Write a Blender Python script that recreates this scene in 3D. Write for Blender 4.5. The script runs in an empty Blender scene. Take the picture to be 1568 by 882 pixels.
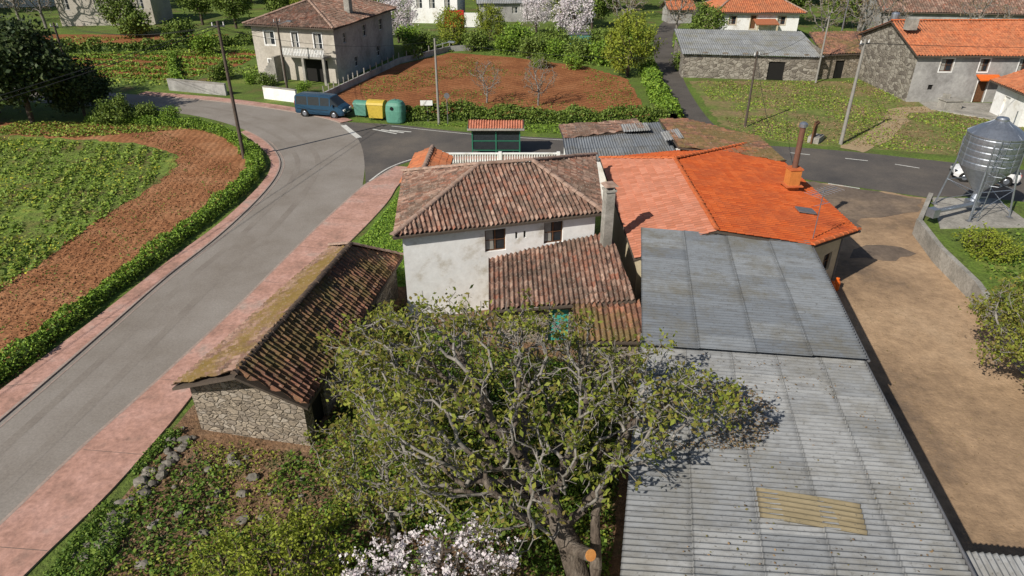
import bpy, bmesh, math, random
import numpy as np
from mathutils import Vector, Matrix
random.seed(7)
SC = bpy.context.scene
COL = SC.collection

# ------------------------------------------------------------------ materials
def nd(nt, t, **k):
    n = nt.nodes.new(t)
    for a, b in k.items():
        setattr(n, a, b)
    return n
def newmat(name):
    m = bpy.data.materials.new(name); m.use_nodes = True
    nt = m.node_tree; b = nt.nodes['Principled BSDF']
    return m, nt, b
def ramp(nt, fac, stops):
    r = nd(nt, 'ShaderNodeValToRGB')
    el = r.color_ramp.elements
    while len(el) < len(stops): el.new(0.5)
    for e, (p, c) in zip(el, stops):
        e.position = p; e.color = (c[0], c[1], c[2], 1)
    nt.links.new(fac, r.inputs[0]); return r.outputs[0]
def noise(nt, co, scale, detail=3, rough=.6, dist=0):
    n = nd(nt, 'ShaderNodeTexNoise'); n.inputs['Scale'].default_value = scale
    n.inputs['Detail'].default_value = detail; n.inputs['Roughness'].default_value = rough
    n.inputs['Distortion'].default_value = dist
    nt.links.new(co, n.inputs['Vector']); return n.outputs[0]
def mixc(nt, fac, a, b, mode='MIX'):
    m = nd(nt, 'ShaderNodeMix', data_type='RGBA', blend_type=mode)
    def s(i, v):
        if hasattr(v, 'node'): nt.links.new(v, m.inputs[i])
        elif isinstance(v, (int, float)): m.inputs[i].default_value = v
        else: m.inputs[i].default_value = (v[0], v[1], v[2], 1)
    s(0, fac); s(6, a); s(7, b); return m.outputs[2]
def mathn(nt, op, a, b=0.0):
    m = nd(nt, 'ShaderNodeMath', operation=op)
    for i, v in enumerate((a, b)):
        if hasattr(v, 'node'): nt.links.new(v, m.inputs[i])
        else: m.inputs[i].default_value = v
    return m.outputs[0]
def objco(nt, scale=None, rot=None):
    t = nd(nt, 'ShaderNodeTexCoord').outputs['Object']
    if scale or rot:
        mp = nd(nt, 'ShaderNodeMapping')
        if scale: mp.inputs['Scale'].default_value = scale
        if rot: mp.inputs['Rotation'].default_value = rot
        nt.links.new(t, mp.inputs[0]); t = mp.outputs[0]
    return t
def bump(nt, b, h, strength, dist=.02):
    n = nd(nt, 'ShaderNodeBump'); n.inputs['Strength'].default_value = strength
    n.inputs['Distance'].default_value = dist
    nt.links.new(h, n.inputs['Height']); nt.links.new(n.outputs[0], b.inputs['Normal'])

def M(name, cols, s1=.6, s2=9, rough=.9, bst=.5, bsc=25, bdist=.03, metal=0, amt=.5, rot=None, scl=None):
    m, nt, b = newmat(name)
    co = objco(nt, scl, rot)
    n = len(cols)
    big = ramp(nt, noise(nt, co, s1, 5, .65), [(.3 + .4 * i / max(1, n - 1), c) for i, c in enumerate(cols)])
    fine = ramp(nt, noise(nt, co, s2, 4, .75), [(.3, (1 - amt,) * 3), (.7, (1 + amt * .55,) * 3)])
    c = mixc(nt, 1.0, big, fine, 'MULTIPLY')
    nt.links.new(c, b.inputs['Base Color'])
    b.inputs['Roughness'].default_value = rough; b.inputs['Metallic'].default_value = metal
    b.inputs['Specular IOR Level'].default_value = .3
    if bst: bump(nt, b, noise(nt, co, bsc, 2, .7), bst, bdist)
    return m
def leafmat(name, cols, trans=.35, rough=.6, g_=1.0):
    m, nt, b = newmat(name)
    g = nd(nt, 'ShaderNodeNewGeometry')
    n = len(cols)
    c = ramp(nt, g.outputs['Random Per Island'], [(i / max(1, n - 1), tuple(min(.9, x * g_) for x in k)) for i, k in enumerate(cols)])
    nt.links.new(c, b.inputs['Base Color']); b.inputs['Roughness'].default_value = rough
    b.inputs['Specular IOR Level'].default_value = .25
    if trans:
        tr = nd(nt, 'ShaderNodeBsdfTranslucent'); nt.links.new(c, tr.inputs[0])
        mx = nd(nt, 'ShaderNodeMixShader'); mx.inputs[0].default_value = trans
        nt.links.new(b.outputs[0], mx.inputs[1]); nt.links.new(tr.outputs[0], mx.inputs[2])
        nt.links.new(mx.outputs[0], nt.nodes['Material Output'].inputs[0])
    return m
def tilemat(name, cols, moss=(.16, .13, .05), mossamt=.5, dark=(.05, .035, .03), darkamt=.4, ms=.5, lich=.4):
    m, nt, b = newmat(name)
    uv = nd(nt, 'ShaderNodeTexCoord').outputs['UV']
    fl = nd(nt, 'ShaderNodeVectorMath', operation='FLOOR'); nt.links.new(uv, fl.inputs[0])
    wn = nd(nt, 'ShaderNodeTexWhiteNoise', noise_dimensions='2D'); nt.links.new(fl.outputs[0], wn.inputs[0])
    n = len(cols)
    c = ramp(nt, wn.outputs[0], [(i / max(1, n - 1), k) for i, k in enumerate(cols)])
    co = objco(nt)
    dk = ramp(nt, noise(nt, co, 4, 4, .75), [(.5, (0, 0, 0)), (.66, (1, 1, 1))])
    c = mixc(nt, mathn(nt, 'MULTIPLY', dk, darkamt), c, dark)
    ms_ = ramp(nt, noise(nt, co, ms, 5, .75), [(.45, (0, 0, 0)), (.58, (1, 1, 1))])
    c = mixc(nt, mathn(nt, 'MULTIPLY', ms_, mossamt), c, moss)
    if lich:
        li = ramp(nt, noise(nt, co, 11, 3, .7), [(.58, (0, 0, 0)), (.66, (1, 1, 1))])
        c = mixc(nt, mathn(nt, 'MULTIPLY', li, lich), c, (.46, .42, .36))
    nt.links.new(c, b.inputs['Base Color']); b.inputs['Roughness'].default_value = .9
    b.inputs['Specular IOR Level'].default_value = .2
    return m
def sheetmat(name, cols, su=.95, sv=1.9, stain=(.09, .085, .08), moss=(.17, .15, .09), mossamt=.55):
    m, nt, b = newmat(name)
    uv = nd(nt, 'ShaderNodeTexCoord').outputs['UV']
    dv = nd(nt, 'ShaderNodeVectorMath', operation='DIVIDE'); dv.inputs[1].default_value = (su, sv, 1); nt.links.new(uv, dv.inputs[0])
    fl = nd(nt, 'ShaderNodeVectorMath', operation='FLOOR'); nt.links.new(dv.outputs[0], fl.inputs[0])
    wn = nd(nt, 'ShaderNodeTexWhiteNoise', noise_dimensions='2D'); nt.links.new(fl.outputs[0], wn.inputs[0])
    n = len(cols)
    c = ramp(nt, wn.outputs[0], [(i / max(1, n - 1), k) for i, k in enumerate(cols)])
    mp = nd(nt, 'ShaderNodeMapping'); mp.inputs['Scale'].default_value = (5, .7, 1); nt.links.new(uv, mp.inputs[0])
    st = ramp(nt, noise(nt, mp.outputs[0], 1.4, 4, .7), [(.46, (0, 0, 0)), (.75, (1, 1, 1))])
    c = mixc(nt, mathn(nt, 'MULTIPLY', st, .65), c, stain)
    co = objco(nt)
    mo = ramp(nt, noise(nt, co, .45, 5, .78), [(.46, (0, 0, 0)), (.66, (1, 1, 1))])
    c = mixc(nt, mathn(nt, 'MULTIPLY', mo, mossamt), c, moss)
    sp = ramp(nt, noise(nt, co, 8, 4, .85), [(.58, (0, 0, 0)), (.66, (1, 1, 1))])
    c = mixc(nt, mathn(nt, 'MULTIPLY', sp, .6), c, (.07, .065, .055))
    sx = nd(nt, 'ShaderNodeSeparateXYZ'); nt.links.new(dv.outputs[0], sx.inputs[0])
    fr = mathn(nt, 'FRACT', sx.outputs[1])
    seam = ramp(nt, fr, [(0, (.45,) * 3), (.035, (1,) * 3), (.9, (1,) * 3), (.985, (.72,) * 3)])
    c = mixc(nt, 1, c, seam, 'MULTIPLY')
    nt.links.new(c, b.inputs['Base Color']); b.inputs['Roughness'].default_value = .75
    b.inputs['Specular IOR Level'].default_value = .3
    return m
def stonemat(name, cols, scale=3.2, mortar=(.3, .26, .2)):
    m, nt, b = newmat(name)
    co0 = objco(nt, (1, 1, 1.5))
    no = nd(nt, 'ShaderNodeTexNoise'); no.inputs['Scale'].default_value = 2.5; nt.links.new(co0, no.inputs['Vector'])
    ad = nd(nt, 'ShaderNodeVectorMath', operation='MULTIPLY_ADD'); ad.inputs[1].default_value = (.4, .4, .4)
    nt.links.new(no.outputs[1], ad.inputs[0]); nt.links.new(co0, ad.inputs[2]); co = ad.outputs[0]
    v = nd(nt, 'ShaderNodeTexVoronoi'); v.inputs['Scale'].default_value = scale; nt.links.new(co, v.inputs['Vector'])
    e = nd(nt, 'ShaderNodeTexVoronoi', feature='DISTANCE_TO_EDGE'); e.inputs['Scale'].default_value = scale; nt.links.new(co, e.inputs['Vector'])
    sep = nd(nt, 'ShaderNodeSeparateColor'); nt.links.new(v.outputs['Color'], sep.inputs[0])
    n = len(cols)
    c = ramp(nt, sep.outputs[0], [(i / max(1, n - 1), k) for i, k in enumerate(cols)])
    f = ramp(nt, noise(nt, co0, 9, 4, .8), [(.3, (.45,) * 3), (.7, (1.35,) * 3)])
    c = mixc(nt, 1.0, c, f, 'MULTIPLY')
    ed = ramp(nt, e.outputs[0], [(.01, (1, 1, 1)), (.06, (0, 0, 0))])
    c = mixc(nt, mathn(nt, 'MULTIPLY', ed, .7), c, mortar)
    nt.links.new(c, b.inputs['Base Color']); b.inputs['Roughness'].default_value = .95
    h = ramp(nt, e.outputs[0], [(.0, (0, 0, 0)), (.12, (1, 1, 1))])
    bump(nt, b, h, .9, .06)
    return m
def soilmat(name, cols, ang, freq, bs=.8, lo=.72, bd=.1, dist=2.2):
    m, nt, b = newmat(name)
    co = objco(nt)
    big = ramp(nt, noise(nt, co, .35, 4, .6), [(.3, cols[0]), (.5, cols[1]), (.72, cols[2])])
    fine = ramp(nt, noise(nt, co, 4, 5, .8), [(.32, (.5,) * 3), (.68, (1.3,) * 3)])
    c = mixc(nt, 1, big, fine, 'MULTIPLY')
    mp = nd(nt, 'ShaderNodeMapping'); mp.inputs['Rotation'].default_value = (0, 0, ang); nt.links.new(co, mp.inputs[0])
    w = nd(nt, 'ShaderNodeTexWave'); w.inputs['Scale'].default_value = freq; w.inputs['Distortion'].default_value = dist
    w.inputs['Detail'].default_value = 3; w.inputs['Detail Scale'].default_value = 1.6
    nt.links.new(mp.outputs[0], w.inputs['Vector'])
    fw = ramp(nt, w.outputs[1], [(0, (lo,) * 3), (.7, (1.06,) * 3)])
    c = mixc(nt, 1, c, fw, 'MULTIPLY')
    nt.links.new(c, b.inputs['Base Color']); b.inputs['Roughness'].default_value = 1
    b.inputs['Specular IOR Level'].default_value = .1
    hh = mathn(nt, 'ADD', mathn(nt, 'MULTIPLY', w.outputs[1], .6), mathn(nt, 'MULTIPLY', noise(nt, co, 5, 3, .8), 1.2))
    bump(nt, b, hh, bs, bd)
    return m
def plain(name, c, rough=.5, metal=0, var=.15, s=6):
    return M(name, [tuple(x * (1 - var) for x in c), tuple(min(1, x * (1 + var)) for x in c)], s1=s, s2=s * 6, rough=rough, bst=0, metal=metal, amt=var)

m_ground = M('ground_grass', [(.20, .13, .06), (.11, .15, .03), (.13, .2, .03), (.22, .25, .055)], s1=.22, s2=5, amt=.55, bst=.8, bsc=9, bdist=.08)
m_grassR = M('meadow_grass', [(.32, .22, .12), (.24, .2, .08), (.16, .2, .045), (.25, .27, .07)], s1=.25, s2=3, amt=.5, bst=.8, bsc=8, bdist=.08)
m_field = M('field_crop', [(.24, .13, .06), (.15, .17, .04), (.17, .25, .04), (.3, .31, .06)], s1=.4, s2=2.2, amt=.55, bst=.8, bsc=6, bdist=.1)
m_soilL = soilmat('ploughed_soil', [(.27, .115, .052), (.36, .165, .078), (.43, .225, .12)], -.12, .62, bs=.5, lo=.86, bd=.07, dist=4)
m_soilC = soilmat('orange_soil', [(.22, .085, .038), (.32, .13, .055), (.39, .175, .08)], .95, .42, bs=.7, lo=.78)
m_road = M('old_asphalt', [(.22, .19, .16), (.265, .235, .205), (.30, .27, .24)], s1=.3, s2=11, amt=.2, bst=.25, bsc=60, bdist=.01)
m_track = M('worn_asphalt', [(.21, .18, .155), (.245, .215, .185), (.275, .245, .215)], s1=.4, s2=11, amt=.2, bst=0)
m_patch = M('joint_grime', [(.15, .12, .10), (.22, .17, .14)], s1=.6, s2=9, amt=.25, bst=0)
m_asph = M('dark_asphalt', [(.075, .07, .068), (.115, .102, .092), (.17, .145, .12)], s1=.18, s2=8, amt=.22, bst=.25, bsc=60, bdist=.01)
m_lane = M('lane_asphalt', [(.08, .07, .062), (.13, .115, .1)], s1=.4, s2=8, amt=.3)
m_pink = M('pink_concrete', [(.30, .19, .15), (.46, .26, .2), (.53, .31, .25), (.42, .32, .27)], s1=.5, s2=5, amt=.34, bst=.3, bsc=40, bdist=.01)
m_dirt = M('yard_dirt', [(.15, .11, .08), (.31, .21, .13), (.42, .285, .175), (.47, .33, .21)], s1=.17, s2=2.0, amt=.3, bst=.7, bsc=7, bdist=.04)
m_dirt2 = M('damp_dirt', [(.11, .085, .07), (.17, .13, .10), (.27, .2, .14)], s1=.3, s2=3, amt=.3, bst=.4, bsc=9)
m_path = M('path_dirt', [(.36, .26, .15), (.42, .32, .19)], s1=.5, s2=5, amt=.3)
m_underst = M('overgrown_soil', [(.06, .05, .025), (.21, .12, .065), (.24, .15, .09), (.09, .12, .025)], s1=.7, s2=4, amt=.6, bst=.8, bsc=7, bdist=.1)
m_line = M('road_paint', [(.5, .49, .45), (.75, .74, .7)], s1=4, s2=12, amt=.3, bst=0)
m_kerb = M('kerb_concrete', [(.33, .25, .21), (.42, .33, .28)], s1=1, s2=8, amt=.25, bst=0)
m_conc = M('concrete', [(.22, .21, .185), (.33, .31, .275), (.42, .4, .36)], s1=.8, s2=7, amt=.35, bst=0)
m_white = M('whitewash', [(.56, .52, .45), (.80, .79, .77), (.84, .84, .83), (.83, .83, .81)], s1=.9, s2=4, amt=.1, bst=0)
m_cream = M('cream_render', [(.5, .42, .28), (.6, .52, .37)], s1=.6, s2=5, amt=.15, bst=0)
m_beige = M('beige_render', [(.36, .32, .27), (.48, .44, .38), (.55, .5, .45)], s1=.4, s2=4, amt=.2, bst=0)
m_greyr = M('grey_render', [(.22, .21, .2), (.34, .33, .32), (.44, .43, .41)], s1=.35, s2=3, amt=.25, bst=0)
m_stone = stonemat('rubble_stone', [(.14, .115, .09), (.28, .23, .175), (.37, .31, .24), (.24, .2, .16), (.40, .35, .29)], 3.4, (.22, .185, .14))
m_stone2 = stonemat('granite_stone', [(.14, .12, .1), (.28, .25, .21), (.36, .33, .28)], 1.8, (.2, .17, .13))
m_scree = M('weathered_rock', [(.1, .09, .075), (.2, .18, .15), (.3, .27, .23)], s1=2, s2=9, amt=.4, bst=0)
t_old = tilemat('old_roof_tile', [(.17, .09, .065), (.25, .135, .095), (.36, .22, .165), (.12, .07, .055), (.42, .28, .215), (.2, .12, .09), (.30, .13, .085)], moss=(.11, .085, .065), mossamt=.6, darkamt=.7, lich=.5)
t_barn = tilemat('mossy_roof_tile', [(.17, .10, .075), (.26, .16, .12), (.32, .21, .165), (.13, .08, .06)], moss=(.17, .115, .03), mossamt=.88, darkamt=.65, ms=.4, lich=.22)
t_barn2 = tilemat('weathered_roof_tile', [(.14, .07, .05), (.22, .11, .075), (.34, .16, .10), (.10, .06, .045)], moss=(.14, .12, .04), mossamt=.65, darkamt=.7, ms=.45, lich=.3)
t_org = tilemat('orange_roof_tile', [(.47, .085, .022), (.56, .115, .028), (.60, .135, .038)], moss=(.36, .085, .035), mossamt=.5, darkamt=.1, lich=0)
t_sal = tilemat('salmon_roof_tile', [(.44, .165, .095), (.53, .205, .125), (.57, .24, .155)], moss=(.38, .165, .11), mossamt=.4, darkamt=.1, lich=0)
t_far = tilemat('village_roof_tile', [(.45, .14, .06), (.52, .19, .09), (.36, .12, .06)], moss=(.28, .14, .08), mossamt=.4, darkamt=.3, lich=0)
m_cap = M('ridge_tile', [(.26, .16, .12), (.4, .28, .22), (.18, .11, .08)], s1=2, s2=8, amt=.3, bst=0)
m_capo = M('ridge_tile_orange', [(.48, .115, .035), (.58, .16, .055)], s1=2, s2=8, amt=.2, bst=0)
m_capd = M('ridge_tile_dark', [(.06, .045, .035), (.16, .11, .08)], s1=2, s2=8, amt=.3, bst=0)
m_sheetU = sheetmat('fibre_cement_old', [(.155, .172, .195), (.19, .208, .23), (.235, .252, .27)], moss=(.13, .115, .08), mossamt=.65)
m_sheetL = sheetmat('fibre_cement', [(.235, .245, .255), (.28, .288, .295), (.335, .34, .34)], moss=(.18, .165, .13), mossamt=.55)
m_sheetF = sheetmat('fibre_cement_far', [(.25, .26, .27), (.33, .34, .34)], moss=(.22, .2, .12))
m_fibre = sheetmat('fibreglass_panel', [(.31, .255, .16), (.27, .22, .135)], stain=(.14, .11, .06))
m_deck = plain('roof_underside', (.09, .07, .055), .9)
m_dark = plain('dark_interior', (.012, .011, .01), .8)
m_glass = plain('window_glass', (.03, .036, .042), .12)
m_wood = plain('brown_wood', (.14, .065, .03), .7, var=.3)
m_wframe = plain('white_frame', (.7, .7, .68), .5)
m_teal = plain('teal_paint', (.06, .36, .30), .6)
m_green = plain('green_paint', (.03, .16, .10), .5)
m_steel = plain('galvanised_steel', (.40, .43, .48), .38, .8)
m_steeld = plain('dull_steel', (.2, .2, .21), .6, .4)
m_pole_w = M('pole_wood', [(.07, .055, .045), (.13, .1, .08)], s1=3, s2=20, amt=.3, bst=0)
m_pole_c = plain('pole_concrete', (.28, .265, .24), .9)
m_wire = plain('wire', (.03, .03, .03), .6)
m_bark = M('grey_bark', [(.13, .115, .10), (.23, .21, .185), (.33, .31, .285)], s1=2.5, s2=14, amt=.4, bst=0)
m_trunk = M('trunk_bark', [(.06, .045, .035), (.12, .095, .075), (.2, .17, .14)], s1=2.2, s2=9, amt=.55, bst=1, bsc=9, bdist=.06, scl=(1, 1, .35))
m_barkd = M('dark_bark', [(.06, .045, .035), (.13, .1, .08)], s1=2.5, s2=18, amt=.4, bst=0)
m_cut = M('fresh_cut_wood', [(.55, .22, .06), (.66, .32, .10)], s1=5, s2=30, amt=.2, bst=0)
m_flue = plain('flue_orange', (.55, .20, .05), .7)
m_flueb = plain('flue_brown', (.16, .08, .055), .6)
m_vanp = plain('van_paint', (.03, .08, .14), .28, .25, var=.05)
m_carw = plain('car_paint_white', (.75, .75, .75), .25, var=.03)
m_rub = plain('tyre_rubber', (.02, .02, .02), .85)
m_red = plain('red_paint', (.5, .03, .02), .5)
m_yel = plain('yellow_plastic', (.55, .40, .06), .5)
m_gcont = plain('green_plastic', (.10, .27, .20), .55)
m_gb = plain('teal_plastic', (.10, .25, .20), .55)
m_orange = plain('orange_enamel', (.75, .15, .02), .4)
l_wal = leafmat('walnut_leaves', [(.16, .2, .03), (.26, .30, .045), (.34, .36, .06), (.25, .19, .06), (.15, .21, .035)], .4)
l_dark = leafmat('dark_foliage', [(.02, .04, .012), (.04, .065, .018), (.065, .095, .025), (.015, .03, .01), (.12, .15, .06)], 0)
l_mid = leafmat('mid_foliage', [(.08, .13, .02), (.13, .19, .03), (.17, .23, .04), (.06, .1, .02)], 0)
l_yg = leafmat('spring_foliage', [(.19, .24, .03), (.28, .33, .04), (.36, .4, .05), (.13, .18, .03)], .3)
l_weed = leafmat('weeds', [(.045, .09, .013), (.085, .16, .022), (.15, .25, .035), (.2, .28, .04), (.035, .07, .013)], .2)
l_weedb = leafmat('dry_weeds', [(.2, .12, .06), (.32, .22, .12), (.14, .09, .05), (.18, .17, .05)], 0)
l_hedge = leafmat('hedge_leaves', [(.07, .13, .015), (.12, .21, .022), (.17, .28, .03), (.24, .34, .04)], 0)
l_wb = leafmat('white_blossom', [(.70, .62, .64), (.82, .78, .78), (.78, .68, .72), (.86, .84, .82)], .3)
l_bare = leafmat('bare_buds', [(.16, .12, .08), (.24, .17, .11), (.2, .18, .07)], 0)
l_crop = leafmat('crop_leaves', [(.10, .15, .02), (.16, .24, .035), (.2, .29, .04), (.32, .34, .05)], 0)
l_yelfl = leafmat('rape_flowers', [(.38, .38, .03), (.5, .46, .04), (.22, .3, .04)], 0)
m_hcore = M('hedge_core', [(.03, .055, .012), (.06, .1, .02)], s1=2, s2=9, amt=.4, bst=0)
m_verge = M('verge_grass', [(.09, .16, .02), (.12, .24, .03), (.17, .28, .04)], s1=.8, s2=8, amt=.5, bst=.8, bsc=12)
m_curtain = plain('curtain', (.32, .31, .28), .9)

# ------------------------------------------------------------------ mesh helpers
def link(o, parent=None):
    COL.objects.link(o)
    if parent: o.parent = parent
    return o
def empty(name):
    e = bpy.data.objects.new(name, None); e.empty_display_size = .5; return link(e)
def np_mesh(name, V, F, mats, midx=None, parent=None, obj=True, smooth=False):
    V = np.asarray(V, dtype=np.float32); F = np.asarray(F, dtype=np.int32)
    me = bpy.data.meshes.new(name); k = F.shape[1]
    me.vertices.add(len(V)); me.vertices.foreach_set('co', V.ravel())
    me.loops.add(F.size); me.loops.foreach_set('vertex_index', F.ravel())
    me.polygons.add(len(F)); me.polygons.foreach_set('loop_start', np.arange(len(F), dtype=np.int32) * k)
    me.polygons.foreach_set('loop_total', np.full(len(F), k, dtype=np.int32))
    for m in mats: me.materials.append(m)
    if midx is not None: me.polygons.foreach_set('material_index', np.asarray(midx, dtype=np.int32))
    if smooth: me.polygons.foreach_set('use_smooth', np.ones(len(F), dtype=bool))
    me.update(calc_edges=True)
    if not obj: return me
    return link(bpy.data.objects.new(name, me), parent)
class B:
    def __init__(s): s.v = []; s.f = []; s.m = []; s.mats = []
    def mi(s, m):
        if m not in s.mats: s.mats.append(m)
        return s.mats.index(m)
    def face(s, pts, m):
        i = len(s.v); s.v += [tuple(p) for p in pts]; s.f.append(tuple(range(i, i + len(pts)))); s.m.append(s.mi(m))
    def mesh(s, verts, faces, m):
        i = len(s.v); s.v += [tuple(p) for p in verts]; k = s.mi(m)
        for f in faces: s.f.append(tuple(i + a for a in f)); s.m.append(k)
    def box(s, c, size, m, rz=0, M4=None, taper=1):
        x, y, z = size[0] / 2, size[1] / 2, size[2] / 2
        vs = []
        for dz in (-z, z):
            t = taper if dz > 0 else 1
            for dx, dy in ((-x, -y), (x, -y), (x, y), (-x, y)): vs.append(Vector((dx * t, dy * t, dz)))
        Rm = M4 if M4 is not None else Matrix.Rotation(rz, 3, 'Z')
        vs = [Rm @ v + Vector(c) for v in vs]
        s.mesh(vs, [(0, 3, 2, 1), (4, 5, 6, 7), (0, 1, 5, 4), (1, 2, 6, 5), (2, 3, 7, 6), (3, 0, 4, 7)], m)
    def tube(s, p, q, r0, r1, m, k=8, caps=True):
        p = Vector(p); q = Vector(q); d = (q - p).normalized()
        a = d.orthogonal().normalized(); b = d.cross(a)
        vs = []
        for c, r in ((p, r0), (q, r1)):
            for i in range(k):
                t = 2 * math.pi * i / k; vs.append(c + a * math.cos(t) * r + b * math.sin(t) * r)
        fs = [(i, (i + 1) % k, k + (i + 1) % k, k + i) for i in range(k)]
        if caps: fs += [tuple(range(k - 1, -1, -1)), tuple(range(k, 2 * k))]
        s.mesh(vs, fs, m)
    def lathe(s, c, prof, m, k=24):
        vs = []; n = len(prof)
        for r, z in prof:
            for i in range(k):
                t = 2 * math.pi * i / k; vs.append((c[0] + r * math.cos(t), c[1] + r * math.sin(t), c[2] + z))
        fs = [(j * k + i, j * k + (i + 1) % k, (j + 1) * k + (i + 1) % k, (j + 1) * k + i) for j in range(n - 1) for i in range(k)]
        s.mesh(vs, fs, m)
    def prism(s, pts, z0, z1, m, top=None):
        n = len(pts)
        for i in range(n):
            p, q = pts[i], pts[(i + 1) % n]
            s.face([(p[0], p[1], z0), (q[0], q[1], z0), (q[0], q[1], z1), (p[0], p[1], z1)], m)
        s.face([(p[0], p[1], z1) for p in pts], top or m)
    def wall(s, p, q, z0, z1, ops, m, fr=None, gl=None, depth=.16, surround=None):
        p = Vector((p[0], p[1])); q = Vector((q[0], q[1])); L = (q - p).length; d = (q - p) / L; n = Vector((d.y, -d.x))
        def P(a, z, o=0.0):
            w = p + d * a - n * o; return (w.x, w.y, z)
        xs = sorted({0.0, L} | {o[0] for o in ops} | {o[1] for o in ops}); zs = sorted({z0, z1} | {o[2] for o in ops} | {o[3] for o in ops})
        for i in range(len(xs) - 1):
            for j in range(len(zs) - 1):
                cx = (xs[i] + xs[i + 1]) / 2; cz = (zs[j] + zs[j + 1]) / 2
                if any(o[0] < cx < o[1] and o[2] < cz < o[3] for o in ops): continue
                s.face([P(xs[i], zs[j]), P(xs[i + 1], zs[j]), P(xs[i + 1], zs[j + 1]), P(xs[i], zs[j + 1])], m)
        for o in ops:
            a, b_, c, e = o[:4]; kind = o[4] if len(o) > 4 else 'w'
            for (x1, y1), (x2, y2) in (((a, c), (b_, c)), ((b_, c), (b_, e)), ((b_, e), (a, e)), ((a, e), (a, c))):
                s.face([P(x1, y1), P(x2, y2), P(x2, y2, depth), P(x1, y1, depth)], m)
            F_ = fr or m_wframe; G = gl or m_glass
            if kind == 'd':
                s.face([P(a, c, depth), P(b_, c, depth), P(b_, e, depth), P(a, e, depth)], F_)
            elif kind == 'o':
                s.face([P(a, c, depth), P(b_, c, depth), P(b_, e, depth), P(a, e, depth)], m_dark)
            else:
                s.face([P(a, c, depth), P(b_, c, depth), P(b_, e, depth), P(a, e, depth)], G)
                t = .06; dd = depth - .04; mid = (a + b_) / 2; mz = c + (e - c) * .5
                for x1, x2, y1, y2 in ((a, a + t, c, e), (b_ - t, b_, c, e), (a + t, b_ - t, c, c + t), (a + t, b_ - t, e - t, e), (mid - t / 2, mid + t / 2, c + t, e - t)):
                    s.face([P(x1, y1, dd), P(x2, y1, dd), P(x2, y2, dd), P(x1, y2, dd)], F_)
                s.face([P(a + t, mz - .02, dd - .006), P(b_ - t, mz - .02, dd - .006), P(b_ - t, mz + .02, dd - .006), P(a + t, mz + .02, dd - .006)], F_)
                s.face([P(a + t, c + t, depth - .012), P(mid - t, c + t, depth - .012), P(mid - t * 1.5, e - t, depth - .012), P(a + t, e - t, depth - .012)], m_curtain)
            if surround and kind != 'o':
                w = .12; k = -.03
                for x1, x2, y1, y2 in ((a - w, a, c - w, e + w), (b_, b_ + w, c - w, e + w), (a, b_, c - w, c), (a, b_, e, e + w)):
                    s.face([P(x1, y1, k), P(x2, y1, k), P(x2, y2, k), P(x1, y2, k)], surround)
    def obj(s, name, parent=None, smooth=False):
        me = bpy.data.meshes.new(name); me.from_pydata(s.v, [], s.f)
        for m in s.mats: me.materials.append(m)
        me.polygons.foreach_set('material_index', s.m)
        if smooth: me.polygons.foreach_set('use_smooth', [True] * len(s.f))
        me.update(); return link(bpy.data.objects.new(name, me), parent)

def smoothline(pts, n=6):
    pts = [Vector((p[0], p[1], p[2] if len(p) > 2 else 0)) for p in pts]; out = []
    for i in range(len(pts) - 1):
        p0 = pts[max(0, i - 1)]; p1 = pts[i]; p2 = pts[i + 1]; p3 = pts[min(len(pts) - 1, i + 2)]
        for j in range(n):
            t = j / n
            out.append(.5 * ((2 * p1) + (-p0 + p2) * t + (2 * p0 - 5 * p1 + 4 * p2 - p3) * t * t + (-p0 + 3 * p1 - 3 * p2 + p3) * t ** 3))
    out.append(pts[-1]); return out
def sheet(name, pts, z, m, jitter=0.0, parent=None):
    P = []
    n = len(pts)
    for i in range(n):
        a = Vector((pts[i][0], pts[i][1])); b = Vector((pts[(i + 1) % n][0], pts[(i + 1) % n][1]))
        if (b - a).length < 1e-4: continue
        if jitter:
            k = max(1, int((b - a).length / .6))
            for j in range(k):
                w = a.lerp(b, j / k); P.append((w.x + random.uniform(-1, 1) * jitter, w.y + random.uniform(-1, 1) * jitter, z))
        else: P.append((a.x, a.y, z))
    ar = sum(P[i][0] * P[(i + 1) % len(P)][1] - P[(i + 1) % len(P)][0] * P[i][1] for i in range(len(P)))
    if ar < 0: P.reverse()
    bm = bmesh.new(); vs = [bm.verts.new(p) for p in P]; f = bm.faces.new(vs); f.normal_update(); bm.normal_update()
    bmesh.ops.triangulate(bm, faces=bm.faces[:], ngon_method='EAR_CLIP')
    bm.normal_update()
    for f in bm.faces[:]:
        if f.calc_area() < 1e-7: bm.faces.remove(f)
        elif f.normal.z < 0: f.normal_flip()
    me = bpy.data.meshes.new(name); bm.to_mesh(me); bm.free(); me.materials.append(m); me.update()
    return link(bpy.data.objects.new(name, me), parent)
def offset(line, d):
    out = []
    for i, p in enumerate(line):
        a = line[max(0, i - 1)]; b = line[min(len(line) - 1, i + 1)]; t = (b - a); t.z = 0; t.normalize()
        out.append(p + Vector((t.y, -t.x, 0)) * d)
    return out
def strip(name, line, w, z, m, parent=None):
    l = offset(line, -w / 2); r = offset(line, w / 2); b = B()
    for i in range(len(line) - 1):
        a, c, d, e = l[i], r[i], r[i + 1], l[i + 1]
        b.face([(a.x, a.y, z), (c.x, c.y, z), (d.x, d.y, z), (e.x, e.y, z)], m)
    return b.obj(name, parent)

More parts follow.
